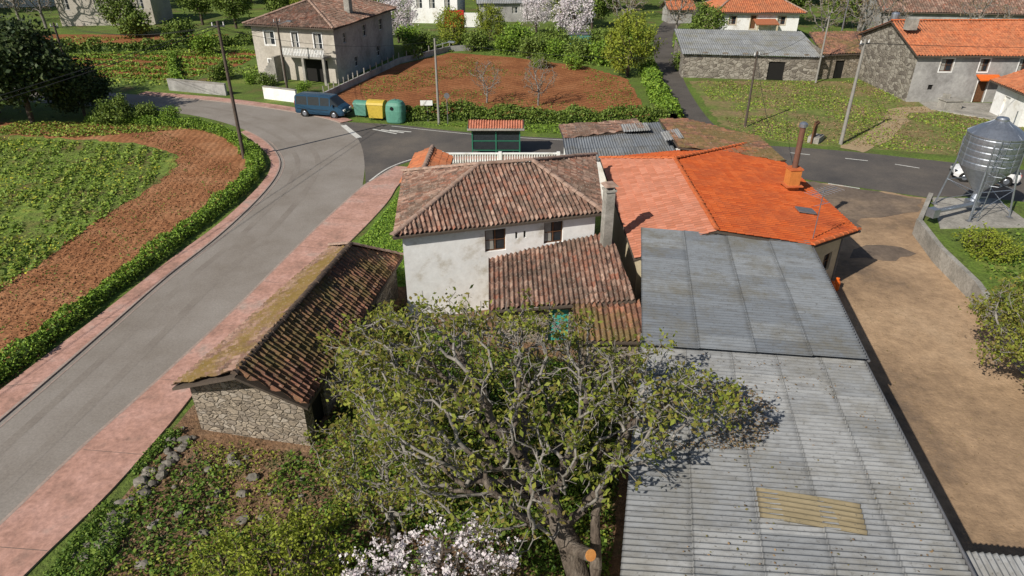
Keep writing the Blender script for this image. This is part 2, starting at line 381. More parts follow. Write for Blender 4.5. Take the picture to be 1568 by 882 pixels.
# ------------------------------------------------------------------ roofs
def tile_face(name, poly, m, parent, tw=.24, tl=.42, amp=.05, ns=6, thick=.03, jit=.012, modern=False, under=True):
    P = [Vector(p) for p in poly]; p0, p1 = P[0], P[1]; up = sum(P[2:], Vector()) / len(P[2:])
    s = (p1 - p0).normalized(); nrm = s.cross(up - p0).normalized()
    if nrm.z < 0: nrm = -nrm
    d = nrm.cross(s).normalized()
    if (up - p0).dot(d) < 0: d = -d
    A = [(q - p0).dot(s) for q in P]; Bv = [(q - p0).dot(d) for q in P]
    a0, a1, b0, b1 = min(A) - tw, max(A) + tw, min(Bv) - .1, max(Bv) + tl
    na = int((a1 - a0) / tw * ns) + 1; rows = int((b1 - b0) / tl) + 1
    rs = np.random.RandomState(len(name) * 37 + int(abs(p0.x) * 10))
    ncol = int((a1 - a0) / tw) + 3
    J = rs.uniform(-jit, jit, (rows + 1, ncol)); SH = rs.uniform(-.025, .025, (rows + 1, ncol)) * (0 if modern else 1)
    bl = []
    for k in range(rows):
        bl.append((k, 0.0)); bl.append((k, .97))
    av = a0 + np.arange(na) * (tw / ns)
    ci = np.floor((av - a0) / tw).astype(int); ph = (av - a0) / tw - ci
    if modern: prof = amp * np.where(ph < .6, np.sin(ph / .6 * math.pi), -.15 * np.sin((ph - .6) / .4 * math.pi))
    else: prof = amp * np.cos(ph * 2 * math.pi)
    sag = rs.uniform(-1, 1, 4)
    V = []
    for k, fr in bl:
        b = b0 + (k + fr) * tl + SH[k][ci] * 2
        h = prof * (1.1 - .25 * fr) + thick * (1 - fr) + J[k][ci]
        if not modern:
            h = h + .035 * np.sin(av * .9 + sag[0] * 3) * math.sin((k * tl) * 1.1 + sag[1] * 3)
        for i in range(na):
            w = p0 + s * float(av[i]) + d * float(b[i]) + nrm * float(h[i])
            V.append((w.x, w.y, w.z))
    bm = bmesh.new(); uvl = bm.loops.layers.uv.new('UVMap'); vs = [bm.verts.new(v) for v in V]
    nr = len(bl)
    for j in range(nr - 1):
        for i in range(na - 1):
            ids = (j * na + i, j * na + i + 1, (j + 1) * na + i + 1, (j + 1) * na + i)
            f = bm.faces.new([vs[q] for q in ids])
            ku = bl[j][0] + .5; cu = ci[i] + .5
            for lp in f.loops: lp[uvl].uv = (cu, ku)
    cen = sum(P, Vector()) / len(P)
    for i in range(len(P)):
        a, b = P[i], P[(i + 1) % len(P)]; e = b - a; n = Vector((e.y, -e.x, 0))
        if n.length < 1e-5: continue
        n.normalize()
        if (cen - a).dot(n) > 0: n = -n
        bmesh.ops.bisect_plane(bm, geom=bm.verts[:] + bm.edges[:] + bm.faces[:], plane_co=a, plane_no=n, clear_outer=True)
    if bm.faces:
        bm.normal_update()
        if sum(f.normal.z for f in bm.faces) < 0: bmesh.ops.reverse_faces(bm, faces=bm.faces[:])
    me = bpy.data.meshes.new(name); bm.to_mesh(me); bm.free(); me.materials.append(m)
    o = link(bpy.data.objects.new(name, me), parent)
    if under:
        b = B(); dn = [q - Vector((0, 0, amp + .03)) for q in P]; dd = [q - Vector((0, 0, .1)) for q in dn]
        b.face(dn, m_deck); b.face(dd[::-1], m_deck)
        for i in range(len(P)):
            j = (i + 1) % len(P); b.face([dd[i], dd[j], dn[j], dn[i]], m_deck)
        b.obj(name + '_deck', parent)
    return o
def caps(name, segs, m, parent, r=.13, tl=.42, lift=.03):
    b = B()
    for p, q in segs:
        p = Vector(p) + Vector((0, 0, lift)); q = Vector(q) + Vector((0, 0, lift)); L = (q - p).length; n = max(1, int(L / tl)); d = (q - p) / L
        side = d.cross(Vector((0, 0, 1))).normalized(); up = side.cross(d)
        for i in range(n):
            a = p + d * (i * L / n) + up * random.uniform(0, .025) + side * random.uniform(-.02, .02); e = p + d * ((i + 1.08) * L / n)
            vs = []
            for c, rr in ((a, r * 1.12), (e, r * .92)):
                for k in range(7):
                    t = math.pi * k / 6; vs.append(c + side * math.cos(t) * rr + up * (math.sin(t) * rr * .8))
            b.mesh(vs, [(k, k + 1, 8 + k, 7 + k) for k in range(6)] + [tuple(range(7))], m)
    return b.obj(name, parent)
def corr(name, q, m, parent, pitch=.177, amp=.03, ns=6, su=.95, sv=1.9, lift=.0, wob=.015, uv0=(0, 0)):
    q = [Vector(x) for x in q]; L = max((q[1] - q[0]).length, (q[2] - q[3]).length); W = max((q[3] - q[0]).length, (q[2] - q[1]).length)
    nu = int(L / pitch * ns) + 1; rowsn = max(1, int(round(W / sv))); vl = []
    for k in range(rowsn):
        for f in (0, .5, .985): vl.append((k, f))
    nrm = (q[1] - q[0]).cross(q[3] - q[0]).normalized(); nrm = nrm if nrm.z > 0 else -nrm
    rs = np.random.RandomState(int(abs(q[0].x) * 100) % 991)
    nc = int(L / su) + 2; off = rs.uniform(0, wob, (rowsn, nc)); tilt = rs.uniform(-wob, wob, (rowsn, nc)) * .6
    V = []; UV = []
    for k, f in vl:
        v = (k + f) / rowsn
        a = q[0].lerp(q[3], v); b = q[1].lerp(q[2], v)
        for i in range(nu):
            u = i / (nu - 1); x = u * L; c = min(nc - 1, int(x / su)); fx = x / su - c
            h = amp * math.cos(2 * math.pi * x / pitch) + off[k][c] + tilt[k][c] * fx + .022 * (1 - f) * (1 if rowsn > 1 else 0) + .014 * math.sin(x * .8 + v * 4) + lift
            w = a.lerp(b, u) + nrm * h; V.append(w); UV.append((x + uv0[0], (k + f) * 1.9 + uv0[1]))
    F = []
    n = len(vl)
    for j in range(n - 1):
        for i in range(nu - 1):
            F.append((j * nu + i, j * nu + i + 1, (j + 1) * nu + i + 1, (j + 1) * nu + i))
    me = bpy.data.meshes.new(name); me.from_pydata([tuple(v) for v in V], [], F); uvl = me.uv_layers.new(name='UVMap')
    for lp in me.loops: uvl.data[lp.index].uv = UV[lp.vertex_index]
    me.materials.append(m); me.update()
    if me.polygons[0].normal.z < 0: me.flip_normals()
    return link(bpy.data.objects.new(name, me), parent)

# ------------------------------------------------------------------ foliage
def leafgeo(C, size, rs, up=.0, asp=.6):
    n = len(C); a = rs.normal(size=(n, 3)); a /= np.linalg.norm(a, axis=1)[:, None] + 1e-9
    a[:, 2] = a[:, 2] * (1 - up * .6); nn = rs.normal(size=(n, 3)); nn[:, 2] += up * 3
    b = np.cross(a, nn); b /= np.linalg.norm(b, axis=1)[:, None] + 1e-9
    s = (size * rs.uniform(.6, 1.3, n))[:, None]
    V = np.stack([C - a * s * .5, C + b * s * asp * .5, C + a * s * .5, C - b * s * asp * .5], 1).reshape(-1, 3)
    F = np.arange(n * 4).reshape(-1, 4); return V, F
def inpoly(x, y, poly):
    c = np.zeros(len(x), bool); n = len(poly); j = n - 1
    for i in range(n):
        xi, yi = poly[i][0], poly[i][1]; xj, yj = poly[j][0], poly[j][1]
        c ^= ((yi > y) != (yj > y)) & (x < (xj - xi) * (y - yi) / (yj - yi + 1e-12) + xi); j = i
    return c
def vnoise(x, y, s, seed=0):
    rs = np.random.RandomState(seed); G = rs.rand(64, 64); u = x * s; v = y * s
    i = np.floor(u).astype(int); j = np.floor(v).astype(int); fu = u - i; fv = v - j
    fu = fu * fu * (3 - 2 * fu); fv = fv * fv * (3 - 2 * fv)
    g = lambda a, b: G[a % 64, b % 64]
    return (g(i, j) * (1 - fu) + g(i + 1, j) * fu) * (1 - fv) + (g(i, j + 1) * (1 - fu) + g(i + 1, j + 1) * fu) * fv
def scatter(name, poly, n, size, hmax, m, seed=1, thr=.0, ns=.5, up=.5, parent=None, z0=0, row=None):
    rs = np.random.RandomState(seed); xs = [p[0] for p in poly]; ys = [p[1] for p in poly]
    x = rs.uniform(min(xs), max(xs), n * 3); y = rs.uniform(min(ys), max(ys), n * 3); k = inpoly(x, y, poly)
    x, y = x[k], y[k]; nz = vnoise(x, y, ns, seed) * .65 + vnoise(x, y, ns * 3.1, seed + 5) * .35
    k = nz > thr + rs.uniform(-.08, .08, len(x))
    if row is not None:
        w = x * math.cos(row[0]) + y * math.sin(row[0]); k &= (np.mod(w, row[1]) < row[1] * row[2])
    x, y, nz = x[k][:n], y[k][:n], nz[k][:n]
    z = z0 + rs.rand(len(x)) ** 1.5 * hmax * (.3 + 1.2 * np.clip(nz - thr, 0, 1)) + .01
    V, F = leafgeo(np.stack([x, y, z], 1), size, rs, up)
    return np_mesh(name, V, F, [m], parent=parent)
def hedge(name, path, w, h, n, size, m, seed=3, rag=.3):
    e = empty(name); ln = smoothline(path, 6); rs = np.random.RandomState(seed); P = np.array([[p.x, p.y] for p in ln])
    prof = [(-.5, 0), (-.48, .5), (-.3, .85), (0, .95), (.3, .85), (.48, .5), (.5, 0)]
    V = []
    for i, p in enumerate(ln):
        a = ln[max(0, i - 1)]; b = ln[min(len(ln) - 1, i + 1)]; t = (b - a).normalized(); nn = Vector((t.y, -t.x, 0)); k = .8 + .25 * math.sin(i * 1.7 + seed) * math.cos(i * .6)
        for u, v in prof: V.append(p + nn * (u * w * .8 * k) + Vector((0, 0, v * h * .75 * k)))
    K = len(prof); F = [(i * K + j, i * K + j + 1, (i + 1) * K + j + 1, (i + 1) * K + j) for i in range(len(ln) - 1) for j in range(K - 1)]
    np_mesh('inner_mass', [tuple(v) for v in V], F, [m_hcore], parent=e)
    seg = np.linalg.norm(np.diff(P, axis=0), axis=1); cs = np.concatenate([[0], np.cumsum(seg)]); s = rs.rand(n) * cs[-1]
    idx = np.clip(np.searchsorted(cs, s) - 1, 0, len(seg) - 1); f = (s - cs[idx]) / seg[idx]
    base = P[idx] + (P[idx + 1] - P[idx]) * f[:, None]; d = (P[idx + 1] - P[idx]) / seg[idx][:, None]; nn = np.stack([d[:, 1], -d[:, 0]], 1)
    th = rs.uniform(-math.pi / 2, math.pi / 2, n); lump = .6 + .7 * vnoise(s, s * 0 + seed, .9, seed) + .25 * (vnoise(s, th * 1.5, 2.1, seed + 2) - .5); rr = lump * (.85 + rs.rand(n) * rag)
    u = np.sin(th) * w * .5 * rr; z = np.cos(th) ** .6 * h * rr
    C = np.stack([base[:, 0] + nn[:, 0] * u, base[:, 1] + nn[:, 1] * u, z], 1)
    V, F = leafgeo(C, size, rs, .2); np_mesh('leaves', V, F, [m], parent=e); return e

def grow(stem, center, rad, nA, step, kill, seed, iters=90, hollow=.0, gravity=.0, infl=6.0):
    rs = np.random.RandomState(seed); nodes = []; par = []
    for i in range(len(stem) - 1):
        a = np.array(stem[i], float); b = np.array(stem[i + 1], float); L = np.linalg.norm(b - a); k = max(1, int(L / step))
        for j in range(k): nodes.append(a + (b - a) * j / k + rs.normal(size=3) * step * .05); par.append(len(nodes) - 2)
    nodes.append(np.array(stem[-1], float)); par.append(len(nodes) - 2); par[0] = -1
    d = rs.normal(size=(nA, 3)); d /= np.linalg.norm(d, axis=1)[:, None]; r = (hollow + (1 - hollow) * rs.rand(nA)) ** (1 / 2.2)
    lob = .66 + .48 * vnoise(d[:, 0] * 2 + 9, d[:, 1] * 2 + d[:, 2] * 2 + 9, 1.0, seed)
    A = np.array(center) + d * (r * lob)[:, None] * np.array(rad)
    N = np.array(nodes); par = list(par)
    dist = np.full(nA, 1e9); near = np.zeros(nA, int)
    for i, p in enumerate(N):
        dd = np.linalg.norm(A - p, axis=1); k = dd < dist; dist[k] = dd[k]; near[k] = i
    for it in range(iters):
        act = (dist < infl) & (dist > kill)
        if not act.any(): break
        ids = near[act]; v = A[act] - N[ids]; v /= np.linalg.norm(v, axis=1)[:, None]
        S = np.zeros((len(N), 3)); np.add.at(S, ids, v); u = np.unique(ids)
        D = S[u]; D /= np.linalg.norm(D, axis=1)[:, None] + 1e-6; D += rs.normal(size=D.shape) * .3; D[:, 2] -= gravity; D /= np.linalg.norm(D, axis=1)[:, None]
        new = N[u] + D * step; o = len(N); N = np.vstack([N, new]); par += list(u)
        ai = np.nonzero(dist > kill)[0]
        DD = np.linalg.norm(A[ai][:, None, :] - new[None], axis=2); mn = DD.min(1); am = DD.argmin(1); k = mn < dist[ai]
        dist[ai[k]] = mn[k]; near[ai[k]] = o + am[k]
        if len(N) > 9000: break
    return N, np.array(par)
def treemesh(name, stem, center, rad, nA, step, kill, seed, leaf, lsize, nleaf, bark, r0=.2, tip=.008, spread=.25, hollow=.2, twigs=0, gravity=0, parts=False, parent=None, asp=.6, infl=6.0, clump=1, trunk=None, ends_only=False):
    N, par = grow(stem, center, rad, nA, step, kill, seed, hollow=hollow, gravity=gravity, infl=infl)
    rs = np.random.RandomState(seed + 1)
    if twigs:
        cc = np.zeros(len(N), int); np.add.at(cc, par[1:], 1); thin = np.nonzero(cc <= 1)[0]
        thin = thin[thin > len(N) * .15]
        for g in range(2):
            src = rs.choice(thin, twigs // 2); dr = N[src] - N[par[src]]; dr /= np.linalg.norm(dr, axis=1)[:, None] + 1e-6
            dr = dr * .8 + rs.normal(size=dr.shape) * .6; dr[:, 2] += .15; dr /= np.linalg.norm(dr, axis=1)[:, None]
            o = len(N); N = np.vstack([N, N[src] + dr * step * rs.uniform(.5, 1.3, len(src))[:, None]]); par = np.concatenate([par, src]); thin = np.arange(o, len(N))
    n = len(N); e = 2.25; r = np.zeros(n); ch = np.zeros(n, int); np.add.at(ch, par[1:], 1)
    acc = np.zeros(n)
    for i in range(n - 1, 0, -1):
        r[i] = max(tip, acc[i] ** (1 / e)); acc[par[i]] += r[i] ** e
    r[0] = acc[0] ** (1 / e); sc = r0 / r[0]; r = np.maximum(tip, r * (sc ** np.clip((r / r[0]), 0, 1) if sc < 1 else 1 + (sc - 1) * (r / r[0]) ** .6))
    k = 6; i = np.arange(1, n); p = N[par[i]]; q = N[i]; d = q - p; d /= np.linalg.norm(d, axis=1)[:, None] + 1e-9
    t = np.where(np.abs(d[:, 2:3]) < .9, np.array([[0, 0, 1.]]), np.array([[1., 0, 0]])); a = np.cross(d, t); a /= np.linalg.norm(a, axis=1)[:, None]; b = np.cross(d, a)
    rp = np.minimum(r[par[i]], r[i] * 1.35); rq = r[i]
    ring = []
    for j in range(k):
        c, s = math.cos(2 * math.pi * j / k), math.sin(2 * math.pi * j / k); ring.append(p + (a * c + b * s) * rp[:, None])
    for j in range(k):
        c, s = math.cos(2 * math.pi * j / k), math.sin(2 * math.pi * j / k); ring.append(q + d * rq[:, None] * .3 + (a * c + b * s) * rq[:, None])
    V1 = np.stack(ring, 1).reshape(-1, 3); base = (np.arange(len(i)) * 2 * k)[:, None, None]
    q4 = np.array([(j, (j + 1) % k, k + (j + 1) % k, k + j) for j in range(k)])[None]; F1 = (base + q4).reshape(-1, 4)
    lim = tip * 2.2; cm = (r <= lim) & (np.arange(n) > len(stem))
    if ends_only: cm &= (ch == 0)
    cand = np.nonzero(cm)[0]
    if ends_only:
        dc = np.linalg.norm((N[cand] - np.array(center)) / np.array(rad), axis=1); pr = np.clip(dc, .12, 1.1) ** 2.2; pr /= pr.sum()
    else: pr = None
    nc = max(1, nleaf // clump); src = rs.choice(cand, nc, p=pr); cc = N[src] + rs.normal(size=(nc, 3)) * spread
    C = np.repeat(cc, clump, 0) + (rs.normal(size=(nc * clump, 3)) * lsize * .7 if clump > 1 else 0)
    V2, F2 = leafgeo(C, lsize, rs, .1, asp)
    if parts:
        mi = np.repeat((rq > .055).astype(int), k) if trunk else None
        np_mesh('branches', V1, F1, [bark] + ([trunk] if trunk else []), midx=mi, parent=parent, smooth=True); np_mesh('leaves', V2, F2, [leaf], parent=parent); return
    V = np.vstack([V1, V2]); F = np.vstack([F1, F2 + len(V1)]); mi = np.concatenate([np.zeros(len(F1), int), np.ones(len(F2), int)])
    return np_mesh(name, V, F, [bark, leaf], midx=mi, obj=False)
def inst(name, me, loc, s=1, rz=0, sz=None, parent=None):
    o = bpy.data.objects.new(name, me); o.location = loc; o.scale = (s, s, sz or s); o.rotation_euler = (0, 0, rz); return link(o, parent)

# =================================================================== GROUND
S = 900
gb = B(); gb.face([(-S, -S, 0), (S, -S, 0), (S, S, 0), (-S, S, 0)], m_ground); gb.obj('ground')

roadL = smoothline([(-22.5, 0), (-20.8, 10), (-19.7, 18), (-19.1, 23), (-18.7, 27), (-18.2, 32), (-17.4, 37.2), (-17, 43.6), (-17.3, 48.6), (-18.5, 52.3), (-21.3, 56.9), (-25.7, 61.3), (-30.6, 64.5), (-35.8, 66.4), (-41, 67.7), (-60, 71.5), (-90, 76)])
roadR = smoothline([(-19, 0), (-17.2, 10), (-16.2, 15.2), (-15.6, 18.6), (-15, 21.2), (-14.3, 24.5), (-13.5, 28.6), (-12.7, 33.7), (-11.7, 39.6), (-10.5, 45.4)])
roadR2 = smoothline([(-10.5, 45.4), (-11.3, 50.4), (-12.9, 56.3), (-15.6, 61.5), (-21, 65.4), (-28.5, 69), (-34.7, 71.1), (-45, 74), (-60, 77.3), (-90, 82)])
sheet('road', [(p.x, p.y) for p in roadR] + [(p.x, p.y) for p in roadR2[1:]] + [(p.x, p.y) for p in reversed(roadL)], .014, m_road)
strip('wheel_track', offset(roadL[4:84], 1.25), .38, .018, m_track); strip('wheel_track', offset(roadL[4:84], 2.75), .42, .018, m_track)
jL = [(-10.5, 45.4), (-11.3, 50.4), (-12.9, 56.3), (-15.6, 61.5)]
sideN = smoothline([(-15.9, 62.1), (-10.2, 61), (-3.6, 58.6), (4.2, 56.9), (14.9, 55.8), (22.1, 54.6), (27.1, 53.3), (32.8, 51), (38.1, 48.9), (60, 42), (90, 33)])
sideS = smoothline([(90, 24), (60, 31), (40, 38.5), (32.5, 41), (27.3, 43.6), (22, 46.3), (17.5, 48.6), (10, 51), (4, 51.8), (-3, 52), (-6.5, 51.6), (-8.8, 49.6), (-10.3, 45.6)])
sheet('side_road', [(p.x, p.y) for p in sideS] + jL[1:] + [(p.x, p.y) for p in sideN], .008, m_asph)
pr = smoothline([(-17, 0), (-15.2, 8), (-14.2, 13.3), (-13.4, 16.5), (-12.9, 20), (-12.5, 24), (-11.3, 30.1), (-9.6, 35.6), (-8.3, 42), (-8.0, 45.5), (-7.2, 49.2)])
def pave(name, A, Bp, m=m_pink, h=.07):
    b = B()
    def rs_(L, n):
        T = [0]
        for i in range(1, len(L)): T.append(T[-1] + (L[i] - L[i - 1]).length)
        out = []; j = 0
        for i in range(n):
            t = T[-1] * i / (n - 1)
            while j < len(T) - 2 and T[j + 1] < t: j += 1
            out.append(L[j].lerp(L[j + 1], (t - T[j]) / max(1e-6, T[j + 1] - T[j])))
        return out
    n = 60; A2, B2 = rs_(A, n), rs_(Bp, n)
    for i in range(n - 1):
        a, c, d, e = A2[i], B2[i], B2[i + 1], A2[i + 1]
        b.face([(a.x, a.y, h), (c.x, c.y, h), (d.x, d.y, h), (e.x, e.y, h)], m)
        b.face([(a.x, a.y, 0), (e.x, e.y, 0), (e.x, e.y, h), (a.x, a.y, h)], m_kerb)
        b.face([(c.x, c.y, 0), (d.x, d.y, 0), (d.x, d.y, h), (c.x, c.y, h)], m_kerb)
        k = (c - a).normalized() * .12
        b.face([(a.x, a.y, h + .004), (a.x + k.x, a.y + k.y, h + .004), (e.x + k.x, e.y + k.y, h + .004), (e.x, e.y, h + .004)], m_kerb)
        if i % 5 == 2 and (c - a).length > .8:
            q = (e - a).normalized() * .025; k2 = (c - a) * .1; g1 = a + k2; g2 = c - k2 * .2
            b.face([(g1.x, g1.y, h + .006), (g2.x, g2.y, h + .006), (g2.x + q.x, g2.y + q.y, h + .006), (g1.x + q.x, g1.y + q.y, h + .006)], m_patch)
    return b.obj(name)
pave('pavement', roadR + [Vector((-8.8, 49.6, 0))], pr)
pl = smoothline([(-24.6, 0), (-22.3, 12), (-21.2, 18), (-20.5, 23), (-19.8, 27.4), (-18.95, 33.7), (-18.0, 39.6), (-17.75, 46.1), (-18.4, 50.2), (-20.3, 54), (-23.6, 58.6)])
pave('pavement', [p for p in roadL[:64]], pl)
pave('pavement', roadR2[18:40], offset(roadR2[18:40], 1.3))
pave('pavement', [Vector((-7.6, 50.9, 0)), Vector((-5.5, 51.7, 0)), Vector((-3, 52, 0)), Vector((4, 51.8, 0))], [Vector((-7.0, 49.5, 0)), Vector((-5.2, 50.0, 0)), Vector((-3, 50.1, 0)), Vector((4, 50.0, 0))])
soil_in = smoothline([(-36, 15), (-30, 23), (-26.4, 30.7), (-25.9, 38), (-25.2, 45.4), (-25.3, 49), (-27.3, 53), (-30.5, 55.2), (-36, 56.5)])
hl = smoothline([(-23.5, 0), (-22.6, 10), (-21.9, 17), (-21.1, 22.5), (-20.5, 27.5), (-19.6, 34.5), (-18.8, 41.3), (-18.6, 46.8), (-19.9, 51.4), (-24.4, 57.6), (-29.6, 60.6), (-38.4, 61.8)])
sheet('ploughed_field', [(-36, 0)] + [(p.x, p.y) for p in hl] + [(-45, 62), (-90, 62), (-90, 5)], .01, m_soilL)
gf = [(p.x, p.y) for p in soil_in] + [(-42, 57.5), (-52, 60.5), (-70, 61), (-100, 61), (-100, 10), (-40, 5)]
sheet('green_field', gf, .02, m_field, jitter=.28)
FP = [(-26, 30), (-25.5, 46), (-27.2, 52.5), (-31, 55), (-42, 56.5), (-60, 60), (-60, 40), (-37, 14), (-30.5, 22.5)]
scatter('field_crop_plants', FP, 38000, .24, .38, l_crop, 5, thr=.36, ns=.35, row=(.35, 1.1, .62))
scatter('field_crop_plants', FP, 14000, .2, .3, l_hedge, 6, thr=.46, ns=.2)
scatter('field_flowers', FP, 6500, .17, .5, l_yelfl, 8, thr=.5, ns=.25)
SP = [(-20.9, 16), (-19.9, 40), (-20.2, 49), (-30, 58.5), (-36, 60), (-27, 53), (-25.4, 48), (-26, 35), (-30, 22)]
scatter('soil_weeds', SP, 3400, .14, .1, l_weed, 18, thr=.45, ns=.6)
scatter('field_edge_weeds', [(-37, 57), (-29, 59.5), (-31, 61), (-50, 62), (-52, 59)], 5000, .22, .3, l_crop, 20, thr=.3)
scatter('soil_clods', SP, 13000, .12, .06, M('soil_clod', [(.2, .085, .04), (.4, .2, .1)], s1=3, bst=0), 19, thr=.2, ns=.6, up=.2)
gar = [(-19.2, 69.5), (-17.6, 77.1), (-14.4, 88), (-8.3, 96.5), (-.3, 93.5), (9.3, 87), (13.2, 80), (13.0, 63), (4.8, 62.6), (-5.4, 64), (-14, 66.3)]
sheet('garden_soil', gar, .014, m_soilC, jitter=.2)
laneL = smoothline([(16, 56), (16.1, 60.3), (16.7, 71.1), (17.5, 84.1), (20.2, 102.1), (24.6, 120.9), (31.4, 137), (50, 165)])
laneR = smoothline([(20, 55), (18.3, 60.3), (18.7, 71.1), (20.2, 84.1), (23, 102.1), (26.6, 117.3), (33.4, 133), (53, 162)])
sheet('lane', [(p.x, p.y) for p in laneR] + [(p.x, p.y) for p in reversed(laneL)], .016, m_lane)
sheet('meadow', [(18.9, 61), (20, 79), (42, 79), (41, 69), (47, 60), (46, 54), (38, 51.3), (30, 53.6), (22, 55.8)], .005, m_grassR, jitter=.25)
MD = [(19.5, 60), (20.8, 79), (42, 79), (41, 69), (46, 60), (46, 54), (38, 51.3), (28, 54.6), (21, 56.5)]
scatter('meadow_grass', MD, 11000, .2, .18, l_crop, 31, thr=.45, ns=.25); scatter('meadow_grass', MD, 6000, .2, .15, l_weedb, 32, thr=.45, ns=.2)
path_l = smoothline([(27.5, 53.6), (31.5, 57.5), (35, 62), (38, 66), (44, 66.5)])
sheet('path', [(p.x, p.y) for p in offset(path_l, -1.0)] + [(p.x, p.y) for p in reversed(offset(path_l, .9))], .024, m_path, jitter=.2)
sheet('yard', [(7, -5), (8.5, 20), (12, 29), (14, 33), (16, 40), (16.5, 48.3), (22, 46), (27.3, 43.4), (29, 42.3), (28, 40), (24.2, 37.2), (23.2, 30), (22, 25.5), (20.6, 20), (18.2, 12), (16, -5)], .012, m_dirt, jitter=.2)
sheet('yard_damp', [(17.2, 37.5), (16.9, 48.1), (21, 46.4), (25, 44.4), (27.6, 43.0), (26, 40.6), (22, 39.6), (20.4, 37.4), (19, 36.2)], .02, m_dirt2, jitter=.28)
sheet('yard_damp', [(19.0, 34.2), (19.3, 35.1), (20.6, 35.7), (22.2, 35.5), (22.7, 34.5), (21, 33.9)], .02, m_dirt2, jitter=.25)
scatter('yard_gravel', [(13, 20), (15, 31), (17, 38), (17.5, 47), (27, 42.5), (24, 36), (22, 26), (18, 12), (12, 8)], 3600, .07, .02, l_weedb, 34, thr=.4, ns=.3, up=1)
sheet('overgrown_plot', [(-12.9, 12), (-12.8, 19.5), (-12.2, 24), (-11, 30), (-9.4, 34.5), (-5, 36), (6, 30), (4.5, 8), (-14, 4)], .01, m_underst, jitter=.1)
sheet('grass_verge', [(-10.8, 30.8), (-9.2, 35.6), (-8.0, 42), (-7.7, 46), (-6.6, 49), (-4, 49.8), (-4, 41), (-5.6, 36), (-5.5, 30.8)], .018, m_verge, jitter=.1)
scatter('verge_grass_blades', [(-10.6, 31), (-9, 35.6), (-7.9, 42), (-7.3, 48.5), (-5, 49), (-6.4, 36), (-5.5, 31)], 14000, .13, .2, l_hedge, 33)

mk = empty('road_markings')
def mark(pts, w, z=.022): strip('line', [Vector((p[0], p[1], 0)) for p in pts], w, z, m_line, mk)
for a, b_ in (((22.2, 52.9), (23.6, 52.4)), ((26.0, 51.5), (27.5, 50.9)), ((29.2, 50.1), (30.6, 49.2)), ((22.4, 45.9), (24.2, 44.9)), ((34, 47.4), (35.6, 46.6)), ((18, 54), (19.5, 53.7))): mark([a, b_], .14, .026)
mark(smoothline([(-10.2, 46.4), (-9.3, 49.2), (-7.6, 51.4), (-5.0, 52.5), (0, 52.7), (6, 52.4)]), .13)
mark([(-15.2, 60.9), (-14.1, 58.9), (-13.0, 57.0)], .5)
for i in range(3): mark([(-12.3 + i * .75, 59.6 - i * .15), (-10.0 + i * .6, 58.2 + i * .28)], .2)
mark(smoothline([(-10.8, 60.6), (-3.6, 58.1), (4.2, 56.4), (14.9, 55.3)]), .1)
strip('edge_line', offset(roadL[6:60], .25), .07, .024, m_kerb, mk)

hedge('field_hedge', [(p.x - .25, p.y + .1) for p in hl[::6]], 1.05, .6, 38000, .15, l_hedge, 4, rag=.45)
hedge('roadside_hedge', [(-11, 62.6), (-5, 62.9), (0, 62.1), (4.4, 61.6), (9, 61.6), (14.2, 61.9)], 1.3, 1.15, 13000, .24, l_mid, 6, rag=.45)
hedge('lane_hedge', [(14.6, 61.9), (14.9, 67), (15.1, 72), (16, 83)], 1.7, 1.2, 8000, .26, l_hedge, 7, rag=.4)
hedge('garden_hedge', [(-70, 96), (-52, 98), (-38, 103), (-30, 108)], 1.5, 1.3, 8000, .35, l_mid, 9)
hedge('garden_hedge', [(-36, 76), (-40, 83), (-44, 92)], .9, .8, 3000, .3, l_hedge, 19)

# =================================================================== MAIN HOUSE
house = empty('white_house')
FL, FR, BR, BL = (-5.19, 27.0, 4.6), (4.3, 29.7, 4.6), (4.84, 38.3, 4.6), (-5.9, 35.4, 4.6); RA, RB = (-1.62, 32.1, 6.1), (1.0, 32.7, 6.1)
for nm, f in (('roof_front', [FL, FR, RB, RA]), ('roof_left', [BL, FL, RA]), ('roof_right', [FR, BR, RB]), ('roof_back', [BR, BL, RA, RB])): tile_face(nm, f, t_old, house, tw=.215, tl=.36, jit=.018)
caps('ridge_tiles', [(RA, RB), (FL, RA), (FR, RB), (BL, RA), (BR, RB)], m_cap, house)
w = B(); c = [(-4.85, 27.45), (3.95, 29.95), (4.5, 38.0), (-5.5, 35.2)]
w.wall(c[0], c[1], 0, 4.5, [(3.75, 4.75, 3.1, 4.2), (6.6, 7.55, 3.15, 4.25), (5.2, 5.32, 3.6, 3.95, 'o'), (5.6, 5.72, 3.6, 3.95, 'o')], m_white, fr=m_wood)
w.wall(c[1], c[2], 0, 4.5, [(3, 3.9, 3, 4)], m_white, fr=m_wood); w.wall(c[2], c[3], 0, 4.5, [(3, 4, 2.8, 4), (6.5, 7.5, 2.8, 4)], m_white, fr=m_wood); w.wall(c[3], c[0], 0, 4.5, [(3, 3.9, 2.8, 3.9)], m_white, fr=m_wood)
w.obj('walls', house)
ch = B(); ch.box((4.4, 29.1, 4.15), (.42, .45, 3.5), m_conc, .25); ch.box((4.4, 29.1, 5.95), (.52, .56, .1), m_conc, .25)
for dx, dy in ((-.17, -.19), (.17, -.19), (.17, .19), (-.17, .19)): ch.box((4.4 + dx, 29.1 + dy, 6.08), (.08, .08, .18), m_conc)
ch.box((4.4, 29.1, 6.22), (.66, .7, .1), m_cap, .25, taper=.6); ch.obj('chimney', house)
lt = empty('lean_to_outhouse')
TL, TR, LR, LL = (-1.1, 28.55, 2.75), (4.7, 30.0, 3.5), (5.3, 25.3, 2.4), (-1.0, 25.2, 1.95)
tile_face('roof', [LL, LR, TR, TL], t_old, lt, tw=.215, tl=.36, jit=.02)
